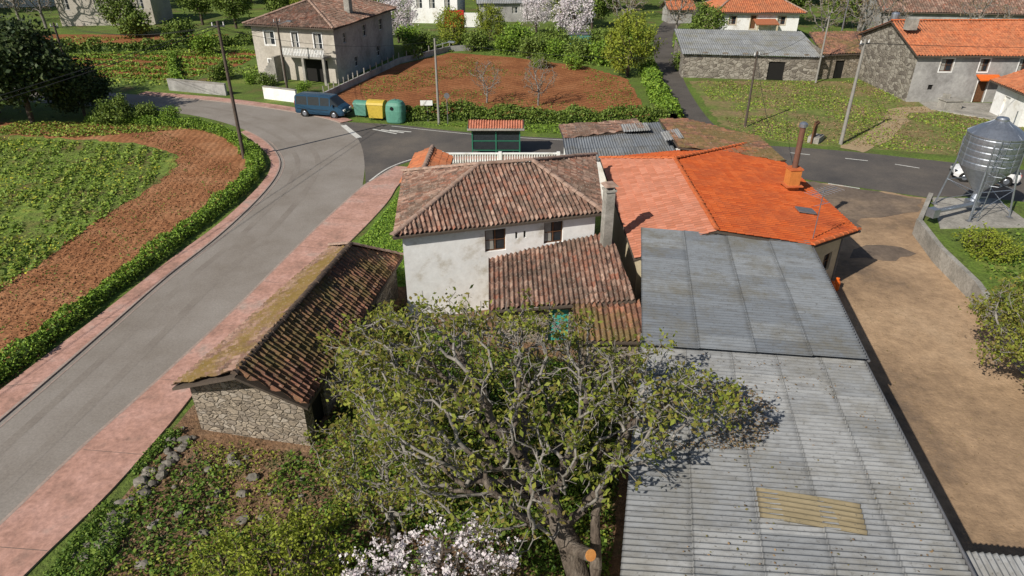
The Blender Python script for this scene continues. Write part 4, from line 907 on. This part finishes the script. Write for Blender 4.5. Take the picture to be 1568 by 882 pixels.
def bin_(name, x, y, body, lid, s=1.0, rz=0):
    e = empty(name); w = B(); Rm = Matrix.Rotation(rz, 3, 'Z')
    w.box((x, y, .7 * s), (1.1 * s, .85 * s, 1.0 * s), body, rz, taper=1.15)
    vs = []; K = 7
    for j in (-1, 1):
        for k in range(K): t = math.pi * k / (K - 1); vs.append(Rm @ Vector((j * .67 * s, math.cos(t) * .52 * s, (math.sin(t) * .3) * s)) + Vector((x, y, 1.21 * s)))
    w.mesh(vs, [(k, k + 1, K + k + 1, K + k) for k in range(K - 1)] + [tuple(range(K))[::-1], tuple(range(K, 2 * K))], lid)
    for a in (-.4, .4):
        for b in (-.3, .3):
            v = Rm @ Vector((a * s, b * s, 0)); w.tube((x + v.x - .03, y + v.y, .1), (x + v.x + .03, y + v.y, .1), .1, .1, m_rub, 10)
    w.obj('body', e)
bin_('dumpster', -14.0, 63.9, m_gb, m_gcont, 1.0, -.3); bin_('dumpster', -12.4, 62.9, m_yel, m_yel, 1.2, -.2)
w = B()
def rbox(w, x, y, W, D, H, m, rz):
    Rm = Matrix.Rotation(rz, 3, 'Z'); rings = []
    for z, sc in ((.05, .9), (.15, .95), (H * .55, 1), (H * .8, .93), (H * .93, .75), (H, .4)):
        ring = []
        for k in range(24):
            t = 2 * math.pi * k / 24; c, s = math.cos(t), math.sin(t); e = .55
            ring.append(Rm @ Vector((math.copysign(abs(c) ** e, c) * W / 2 * sc, math.copysign(abs(s) ** e, s) * D / 2 * sc, 0)) + Vector((x, y, z)))
        rings.append(ring)
    vs = [v for r_ in rings for v in r_]; fs = [(j * 24 + i, j * 24 + (i + 1) % 24, (j + 1) * 24 + (i + 1) % 24, (j + 1) * 24 + i) for j in range(5) for i in range(24)] + [tuple(range(120, 144))]
    w.mesh(vs, fs, m)
rbox(w, -10.55, 62.0, 1.75, 1.5, 2.0, m_gcont, -.2); w.tube((-10.8, 61.22, 1.4), (-10.8, 61.35, 1.4), .15, .15, m_dark, 12); w.tube((-10.3, 61.3, 1.4), (-10.3, 61.45, 1.4), .12, .12, m_dark, 12)
w.tube((-10.55, 62, 1.95), (-10.55, 62, 2.15), .05, .05, m_steeld); w.obj('recycling_container')

def pole(name, x, y, h, m, r0=.16, r1=.1, arm=0, extra=None):
    e = empty(name); w = B(); w.tube((x, y, 0), (x, y, h), r0, r1, m, 10)
    if arm:
        w.box((x, y, h - .35), (arm, .1, .1), m_steeld, .5)
        for k in (-1, 0, 1): w.tube((x + math.cos(.5) * k * arm * .42, y + math.sin(.5) * k * arm * .42, h - .3), (x + math.cos(.5) * k * arm * .42, y + math.sin(.5) * k * arm * .42, h - .08), .05, .04, m_white, 6)
    if extra == 'lamp':
        w.tube((x, y, h - .6), (x + 1.3, y - .6, h - .2), .03, .03, m_steel, 6); w.box((x + 1.5, y - .7, h - .18), (.6, .25, .12), m_steel, -.45)
    w.obj('post', e); return e
pole('utility_pole', -20.9, 51.5, 10.1, m_pole_w, .15, .1, .9); pole('utility_pole', -6.6, 61.2, 7.4, m_pole_c, .12, .08, extra='lamp'); pole('utility_pole', 20.8, 60.3, 6.5, m_pole_w, .11, .08, .6)
pole('utility_pole', 27.2, 55.2, 8.3, m_pole_c, .15, .1, 1.1); pole('utility_pole', -24.3, 75.0, 7.2, m_pole_w, .13, .09, .7, 'lamp'); pole('utility_pole', -46.4, 73.4, 7.0, m_pole_w, .15, .1, .7); pole('street_lamp', 45.7, 100, 8, m_steeld, .1, .06, 0, 'lamp')
pole('utility_pole', 34.0, 78.0, 7.0, m_pole_c, .11, .08)
wr = B()
def wire(a, b, sag=.8, r=.016):
    n = 10; P_ = [Vector(a).lerp(Vector(b), i / n) - Vector((0, 0, sag * 4 * (i / n) * (1 - i / n))) for i in range(n + 1)]
    for p, q in zip(P_, P_[1:]): wr.tube(p, q, r, r, m_wire, 4, False)
for o in (-.3, .3):
    wire((-20.9 + o, 51.5, 9.8), (-46.4 + o, 73.4, 6.8)); wire((-20.9 + o, 51.5, 9.7), (-24.3 + o, 75, 7)); wire((-20.9 + o, 51.5, 9.8), (-33 + o * 2, -4, 9.5), .8, .02); wire((27.2 + o, 55.2, 8), (20.8 + o, 60.3, 6.3)); wire((27.2 + o, 55.2, 8), (75, 62, 8)); wire((27.2 + o, 55.2, 8), (45.7 + o, 100, 7.6), 1)
wire((-20.9, 51.5, 9.6), (-6.6, 61.2, 7.2)); wire((-6.6, 61.2, 7.2), (20.8, 60.3, 6.3)); wire((20.8, 60.3, 6.2), (34, 78, 6.9)); wire((20.8, 60.3, 6.2), (17, 44, 4), .3); wr.obj('overhead_wires')
w = B(); w.tube((-5.8, 61.3, 0), (-5.8, 61.3, 2.8), .035, .035, m_steeld); w.tube((-5.8, 61.25, 2.55), (-5.8, 61.28, 2.55), .25, .25, m_steeld, 18); w.obj('traffic_sign')
w = B(); w.tube((-7.7, 62.2, 0), (-7.7, 62.2, 1.9), .035, .035, m_steeld); w.box((-7.75, 62.14, 1.7), (1.1, .04, .45), m_white, .05); w.obj('direction_sign')
w = B(); w.box((25.0, 55.6, .9), (.8, .12, 1.8), m_wood, .9); w.box((25.4, 56.0, .25), (1.4, .9, .5), m_conc, .9); w.box((24.9, 55.2, 1.7), (1.2, .14, .14), m_wood, .9); w.obj('stone_and_timber_pile')

# ------------------------------------------------------------------ vehicles
def vehicle(name, loc, rz, st, paint, wheels, wr_, hw, parts):
    e = empty(name); e.location = loc; e.rotation_euler = (0, 0, rz); b = B(); rings = []
    for (x, w_, zl_, zb, wr2, zr, kd) in st:
        rings.append([(x, -w_ * .93, zl_), (x, -w_, zl_ + .22), (x, -w_, (zl_ + zb) / 2 + .1), (x, -w_ * .985, zb), (x, -wr2, zr - .07), (x, -wr2 * .86, zr), (x, 0, zr + .03), (x, wr2 * .86, zr), (x, wr2, zr - .07), (x, w_ * .985, zb), (x, w_, (zl_ + zb) / 2 + .1), (x, w_, zl_ + .22), (x, w_ * .93, zl_)])
    K = 13
    for i in range(len(st) - 1):
        kd = st[i][6]
        for j in range(K - 1):
            m = paint
            if kd == 'w' and j in (3, 8): m = m_glass
            if kd == 's' and j in (3, 4, 5, 6, 7, 8): m = m_glass
            b.face([rings[i][j], rings[i + 1][j], rings[i + 1][j + 1], rings[i][j + 1]], m)
        b.face([rings[i][0], rings[i][K - 1], rings[i + 1][K - 1], rings[i + 1][0]], m_rub)
    b.face(rings[0], paint); b.face(rings[-1][::-1], paint)
    o = b.obj('body', e); bm = bmesh.new(); bm.from_mesh(o.data); bmesh.ops.remove_doubles(bm, verts=bm.verts[:], dist=.001); bm.normal_update(); bmesh.ops.recalc_face_normals(bm, faces=bm.faces[:]); bm.to_mesh(o.data); bm.free()
    w = B()
    for x in wheels:
        for s in (-1, 1):
            w.tube((x, s * (hw - .2), wr_), (x, s * (hw + .015), wr_), wr_, wr_, m_rub, 20); w.tube((x, s * (hw + .015), wr_), (x, s * (hw + .03), wr_), wr_ * .62, wr_ * .55, m_steel, 14)
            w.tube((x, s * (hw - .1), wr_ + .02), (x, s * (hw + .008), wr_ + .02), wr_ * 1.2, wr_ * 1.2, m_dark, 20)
    w.obj('wheels', e); w = B()
    for c, sz, m in parts: w.box(c, sz, m)
    w.obj('trim', e); return e
van_st = [(-2.48, .88, .45, 1.1, .74, 1.82, 'p'), (-2.42, .93, .32, 1.14, .79, 1.9, 'p'), (-2.28, .95, .3, 1.14, .81, 1.94, 'w'), (-1.15, .95, .3, 1.14, .82, 1.96, 'p'), (-1.05, .95, .3, 1.14, .82, 1.96, 'w'), (.1, .95, .3, 1.14, .82, 1.96, 'p'), (.2, .95, .3, 1.14, .82, 1.95, 'w'), (1.1, .95, .3, 1.14, .8, 1.9, 'p'), (1.2, .95, .3, 1.13, .78, 1.86, 's'), (1.95, .94, .3, 1.1, .8, 1.2, 'p'), (2.3, .9, .32, .92, .76, 1.0, 'p'), (2.45, .82, .38, .75, .68, .8, 'p'), (2.5, .76, .42, .62, .6, .68, 'p')]
vehicle('parked_van', (-17.7, 64.3, .0), -.26, van_st, m_vanp, (-1.5, 1.5), .34, .95, [((2.5, 0, .42), (.06, 1.6, .16), m_rub), ((2.44, .6, .78), (.12, .34, .16), m_wframe), ((2.44, -.6, .78), (.12, .34, .16), m_wframe), ((2.5, 0, .52), (.05, .5, .11), m_wframe), ((-2.5, 0, .45), (.06, 1.6, .2), m_rub), ((-2.47, -.8, 1.2), (.05, .12, .4), m_red), ((1.5, -1.02, 1.2), (.12, .16, .2), m_vanp), ((1.5, 1.02, 1.2), (.12, .16, .2), m_vanp), ((-.6, -.955, .75), (3.2, .012, .04), m_rub)])
car_st = [(-2.05, .78, .4, .8, .6, .9, 'p'), (-1.95, .84, .28, .88, .62, 1.0, 's'), (-1.45, .86, .25, .9, .6, 1.38, 'w'), (-.55, .87, .25, .9, .62, 1.46, 'p'), (-.48, .87, .25, .9, .62, 1.46, 'w'), (.3, .87, .25, .9, .6, 1.42, 's'), (1.05, .86, .25, .88, .7, .98, 'p'), (1.7, .83, .28, .75, .66, .84, 'p'), (2.0, .72, .35, .6, .55, .66, 'p')]
vehicle('parked_car', (33.7, 46.6, 0.02), math.pi - .35, car_st, m_carw, (-1.25, 1.3), .31, .86, [((2.0, 0, .38), (.06, 1.3, .14), m_rub), ((1.9, .6, .68), (.14, .28, .12), m_glass), ((1.9, -.6, .68), (.14, .28, .12), m_glass), ((-2.03, .68, .75), (.06, .2, .2), m_red), ((-2.03, -.68, .75), (.06, .2, .2), m_red)])

# =================================================================== TREES
wt = empty('walnut_tree')
treemesh('x', [(1.9, 12.0, -.1), (1.8, 12.3, 1.2), (1.55, 12.6, 2.2), (1.1, 13.0, 2.9)], (.1, 15.2, 4.9), (5.8, 4.9, 3.0), 2000, .27, .42, 21, l_wal, .165, 12500, m_bark, r0=.34, tip=.0095, spread=.05, hollow=.3, twigs=3400, parts=True, parent=wt, clump=5, asp=.5, trunk=m_trunk, ends_only=True)
w = B(); w.tube((1.6, 12.4, 2.3), (1.98, 11.8, 2.75), .19, .165, m_trunk, 14); w.tube((1.98, 11.8, 2.75), (1.992, 11.78, 2.766), .15, .15, m_cut, 14)
for (p, q, a, b) in (((2.0, 12.1, -.1), (2.25, 12.4, 1.6), .24, .17), ((2.25, 12.4, 1.6), (2.2, 12.9, 3.0), .17, .12), ((2.2, 12.9, 3.0), (2.6, 13.6, 4.2), .12, .05)): w.tube(p, q, a, b, m_trunk, 10)
w.obj('stems', wt)
bt = empty('blossom_tree')
treemesh('x', [(-1.4, 10.9, 0), (-1.5, 11.1, 1.2)], (-1.9, 11.3, 2.4), (2.7, 1.6, 1.45), 420, .2, .3, 5, l_wb, .085, 5200, m_barkd, r0=.12, tip=.007, spread=.06, parts=True, parent=bt, clump=8, asp=.9, twigs=600)
def shrub(name, base, cen, rad, seed, lm, ls, nl, nA=300, tip=.008, sp=.12, tw=300, bark=m_barkd, clump=3, r0=.09):
    e = empty(name); treemesh('x', [base, (base[0], base[1], base[2] + .5)], cen, rad, nA, .22, .33, seed, lm, ls, nl, bark, r0=r0, tip=tip, spread=sp, parts=True, parent=e, clump=clump, twigs=tw); return e
shrub('fruit_shrub', (-6.6, 12.4, 0), (-6.4, 12.5, 1.5), (2.4, 1.9, 1.2), 61, l_yg, .11, 6500, tw=500, clump=4, sp=.06)
shrub('fruit_shrub', (-3.6, 14.4, 0), (-3.7, 15.3, 2.6), (2.6, 2.6, 1.9), 62, l_wal, .12, 4600, nA=420, tw=1000, bark=m_bark, clump=4, sp=.05)
shrub('fruit_shrub', (-4.6, 18.6, 0), (-4.4, 19.2, 2.4), (2.0, 2.6, 1.8), 63, l_wal, .12, 3000, tw=800, bark=m_bark, clump=4, sp=.05)
shrub('laurel_bush', (-1.2, 20.5, 0), (-1.2, 20.5, .9), (1.5, 1.5, .8), 64, l_weed, .14, 6000)
shrub('laurel_bush', (2.2, 17.5, 0), (1.8, 17.5, 1.0), (1.6, 2.2, .9), 65, l_weed, .14, 7000)
shrub('garden_tree', (20.6, 20.5, .3), (20.4, 21.8, 3.2), (2.8, 3.2, 2.1), 66, l_wal, .14, 9500, nA=600, tw=1000, r0=.16, bark=m_bark)
shrub('garden_bush', (25.6, 33.0, .7), (25.6, 33, 1.3), (1.2, 1.5, .8), 67, l_yg, .14, 3500)
plot = [(-12.7, 12), (-12.5, 19.2), (-7.3, 18.3), (-5.4, 29.5), (-4.7, 27), (-.9, 25), (4.8, 23), (4.0, 19), (1.4, 6), (-13.2, 6)]
plot_c = [(-6.5, 10), (-6, 18), (-5.2, 28), (-.9, 25), (4.8, 23), (4.0, 19), (1.4, 8)]
scatter('undergrowth', plot, 30000, .15, .5, l_weed, 71, thr=.45, ns=.7); scatter('undergrowth', plot_c, 28000, .15, .7, l_weed, 77, thr=.28, ns=.6)
scatter('ivy_ground_cover', plot, 16000, .1, .3, l_dark, 72, thr=.48, ns=.9); scatter('dry_undergrowth', plot, 14000, .13, .15, l_weedb, 73, thr=.4, ns=.7)
scatter('spring_weeds', plot, 18000, .11, .55, l_yg, 74, thr=.5, ns=.8)
scatter('roadside_ivy', [(-13.9, 12), (-13.3, 16), (-12.8, 19.6), (-12.2, 19.6), (-11.8, 12)], 8000, .1, .5, l_weed, 75, thr=.4, ns=.9)
rk = B(); rs = random.Random(4)
def rock(x, y, z, s):
    bm = bmesh.new(); bmesh.ops.create_icosphere(bm, subdivisions=2, radius=s); k = Vector((rs.uniform(.7, 1.3), rs.uniform(.6, 1.1), rs.uniform(.45, .8)))
    for v in bm.verts: v.co = Vector((v.co.x * k.x, v.co.y * k.y, v.co.z * k.z)) * (1 + rs.uniform(-.18, .18)) + Vector((x, y, z))
    rk.mesh([v.co.copy() for v in bm.verts], [[v.index for v in f.verts] for f in bm.faces], m_scree); bm.free()
for i in range(60):
    t = rs.random(); rock(-12.9 + t * .8 + rs.uniform(-.3, .5), 13.8 + t * 6 + rs.uniform(-.2, .2), .06, rs.uniform(.07, .24))
for i in range(34): rock(rs.uniform(-11.5, -6), rs.uniform(13.5, 18.3), .08, rs.uniform(.07, .2))
rk.obj('rubble_stones')

def proto(nm, rad, cz, nA, leaf, ls, nl, bark, seed, r0=.18, sp=.25, tip=.02, hollow=.3, th=1.5):
    return treemesh(nm, [(0, 0, 0), (.05, 0, th)], (0, 0, cz), rad, nA, .4, .6, seed, leaf, ls, nl, bark, r0=r0, tip=tip, spread=sp, hollow=hollow, clump=3)
p_dark = proto('dark_tree_mesh', (4, 4, 3.2), 4.2, 350, l_dark, .34, 12000, m_barkd, 81, sp=.35)
p_mid = proto('green_tree_mesh', (3, 3, 2.8), 4.0, 260, l_mid, .32, 5000, m_barkd, 82)
p_yg = proto('spring_tree_mesh', (3, 3, 3.2), 3.9, 260, l_yg, .27, 5000, m_barkd, 83)
p_wb = proto('blossom_tree_mesh', (3, 3, 2.6), 3.8, 260, l_wb, .22, 4000, m_barkd, 84)
p_bare = proto('bare_tree_mesh', (3.2, 3.2, 3.2), 4.6, 420, l_bare, .15, 1500, m_bark, 85, tip=.024, sp=.1)
p_bush = proto('bush_mesh', (1.5, 1.5, 1.0), 1.0, 90, l_mid, .24, 2000, m_barkd, 86, th=.3, r0=.07)
p_bushy = proto('spring_bush_mesh', (1.5, 1.5, 1.1), 1.1, 90, l_hedge, .22, 1800, m_barkd, 87, th=.3, r0=.07)
inst('evergreen_tree', p_dark, (-43.5, 61.5, 0), 1.25, .3); inst('evergreen_tree', p_dark, (-49, 65, 0), 1.3, 2); inst('evergreen_tree', p_dark, (-40.3, 64.2, -.5), .75, 1.1); inst('evergreen_tree', p_dark, (-53, 60, 0), 1.3, 4)
inst('green_tree', p_mid, (-36, 61.8, -1.6), .62, .4); inst('bush', p_bush, (-33.5, 62.3, 0), .8, .4); inst('bush', p_bushy, (-31.0, 61.6, 0), .7, 1.4)
inst('willow_tree', p_yg, (13.4, 81.5, -.3), 1.1, .3); inst('green_tree', p_yg, (-8.5, 102, -.6), .85, 1.3); inst('green_tree', p_yg, (-3.2, 107, -.4), .8, 3)
inst('white_blossom_tree', p_wb, (8.8, 103, 0), 1.15, .3); inst('white_blossom_tree', p_wb, (3.8, 113, 0), 1.0, 2.3); inst('white_blossom_tree', p_wb, (-16.5, 104.5, 0), 1.1, 1.1); inst('white_blossom_tree', p_wb, (-21, 108, 0), .9, 4.1)
for i, (x, y, s, pr_) in enumerate([(2.5, 93, 1.3, p_bush), (5.5, 92.5, 1.1, p_bushy), (8.6, 90.5, 1.4, p_bush), (11.5, 88, 1.4, p_bushy), (-1, 96, 1.2, p_bushy), (-5, 98, 1.3, p_bush), (14, 90, 1.2, p_bush), (6, 97, 1.5, p_bush), (1, 101, 1.5, p_bushy), (12, 95, 1.6, p_bush), (16, 97, 1.5, p_bushy), (-12, 97, 1.2, p_bush), (-14, 100, 1.4, p_bushy), (-27, 76.5, .7, p_bush), (-29, 77.5, .6, p_bushy), (-22, 73, .6, p_bushy), (-33, 80, 1, p_bush), (23, 93, 1.3, p_bushy), (-13, 92, .9, p_bush), (-41, 95, 1.4, p_bushy), (-48, 104, 1.6, p_bush), (-57, 110, 1.8, p_bush), (49, 64.5, .5, p_bushy), (20.5, 85, 1.0, p_bush), (45, 92, 1.5, p_bush), (50, 96, 1.6, p_bushy), (3.5, 86.5, .8, p_bush), (7.5, 85.5, .9, p_bushy)]):
    inst('bush', pr_, (x, y, 0), s, i * 1.3)
for i, (x, y, s) in enumerate([(2.6, 68, .62), (-2.5, 69, .55), (49, 96, 1.1), (44.5, 103, 1.1), (-76, 118, 1.4), (-84, 124, 1.3), (52, 108, 1.3), (60, 92, 1.1), (17, 112, 1.2), (21, 130, 1.2), (25.5, 112, 1.0)]): inst('bare_tree', p_bare, (x, y, 0), s, i * .9)
for i, (x, y, s, p_) in enumerate([(-45, 118, 1.2, p_mid), (-38, 121, 1.1, p_mid), (-32, 116, 1, p_yg), (-52, 122, 1.3, p_mid), (-60, 112, 1.0, p_mid), (-28, 122, 1.2, p_mid), (8, 121, 1.2, p_yg), (13, 118, 1.2, p_mid), (-22, 125, 1.2, p_mid), (-84, 104, 1.4, p_dark), (20, 140, 1.5, p_mid), (12, 136, 1.3, p_yg), (46, 122, 1.4, p_mid), (54, 118, 1.2, p_mid), (27, 100, .9, p_mid), (74, 118, 1.4, p_mid), (-5, 140, 1.3, p_yg), (-94, 96, 1.5, p_dark)]): inst('green_tree', p_, (x, y, 0), s, i * 1.1)
dt = empty('distant_trees'); rs = random.Random(9)
for i in range(80):
    a = rs.uniform(-1.0, 1.0); d = rs.uniform(155, 260); p_ = rs.choice([p_dark, p_mid, p_mid, p_yg, p_bare]); inst('tree', p_, (math.sin(a) * d, math.cos(a) * d, 0), rs.uniform(1.4, 2.4), rs.uniform(0, 6), parent=dt)
sheet('vegetable_plot', [(-64, 84), (-38, 79.5), (-34, 88), (-34, 98), (-50, 96), (-72, 94)], .012, m_soilC, jitter=.2)
scatter('vegetable_rows', [(-64, 84), (-38, 79.5), (-34, 88), (-34, 98), (-50, 96), (-72, 94)], 12000, .3, .5, l_hedge, 91, thr=.2, row=(1.4, 3.4, .55))
scatter('garden_grass', [(-36, 76), (-30, 84), (-27, 99), (-34, 108), (-70, 110), (-80, 90), (-60, 80)], 9000, .35, .3, l_crop, 92, thr=.45, ns=.2)
sheet('vegetable_plot', [(-80, 100), (-46, 104), (-44, 112), (-80, 112)], .012, m_soilC, jitter=.2)
scatter('garden_weeds', [(-17, 77), (-8, 94), (-2, 92), (10, 85), (13, 78), (12.6, 64), (-14, 67)], 4200, .2, .2, l_weed, 93, thr=.54, ns=.18)
scatter('allotment_plants', [(-12, 98), (0, 94), (13, 86), (16, 100), (14, 115), (-10, 112)], 10000, .35, .6, l_mid, 94, thr=.35, ns=.3)
scatter('roadside_weeds', [(-10, 61.2), (14, 60.8), (14, 57), (4, 58), (-3, 60)], 4500, .16, .2, l_hedge, 95)

# =================================================================== LIGHT, SKY, CAMERA
el = math.radians(37); az = math.radians(225)
wd = bpy.data.worlds.new('World'); SC.world = wd; wd.use_nodes = True; nt = wd.node_tree
sk = nt.nodes.new('ShaderNodeTexSky'); sk.sky_type = 'NISHITA'; sk.sun_disc = False; sk.sun_elevation = el; sk.sun_rotation = az
nt.links.new(sk.outputs[0], nt.nodes['Background'].inputs[0]); nt.nodes['Background'].inputs[1].default_value = .07
sl = bpy.data.lights.new('sun', 'SUN'); sl.energy = 5.0; sl.angle = math.radians(.53); sl.color = (1, .94, .84)
so = link(bpy.data.objects.new('sun', sl)); d = Vector((math.cos(el) * .7071, math.cos(el) * .7071, -math.sin(el))); so.rotation_euler = d.to_track_quat('-Z', 'Y').to_euler(); so.location = (-40, -40, 60)
cam = bpy.data.cameras.new('camera'); cam.lens = 24; cam.sensor_width = 36; cam.clip_end = 3000; cam.clip_start = .2
co = link(bpy.data.objects.new('camera', cam)); co.location = (0, 0, 17); co.rotation_euler = (math.radians(61), 0, 0); SC.camera = co
SC.view_settings.view_transform = 'Standard'; SC.view_settings.look = 'None'; SC.view_settings.exposure = 0
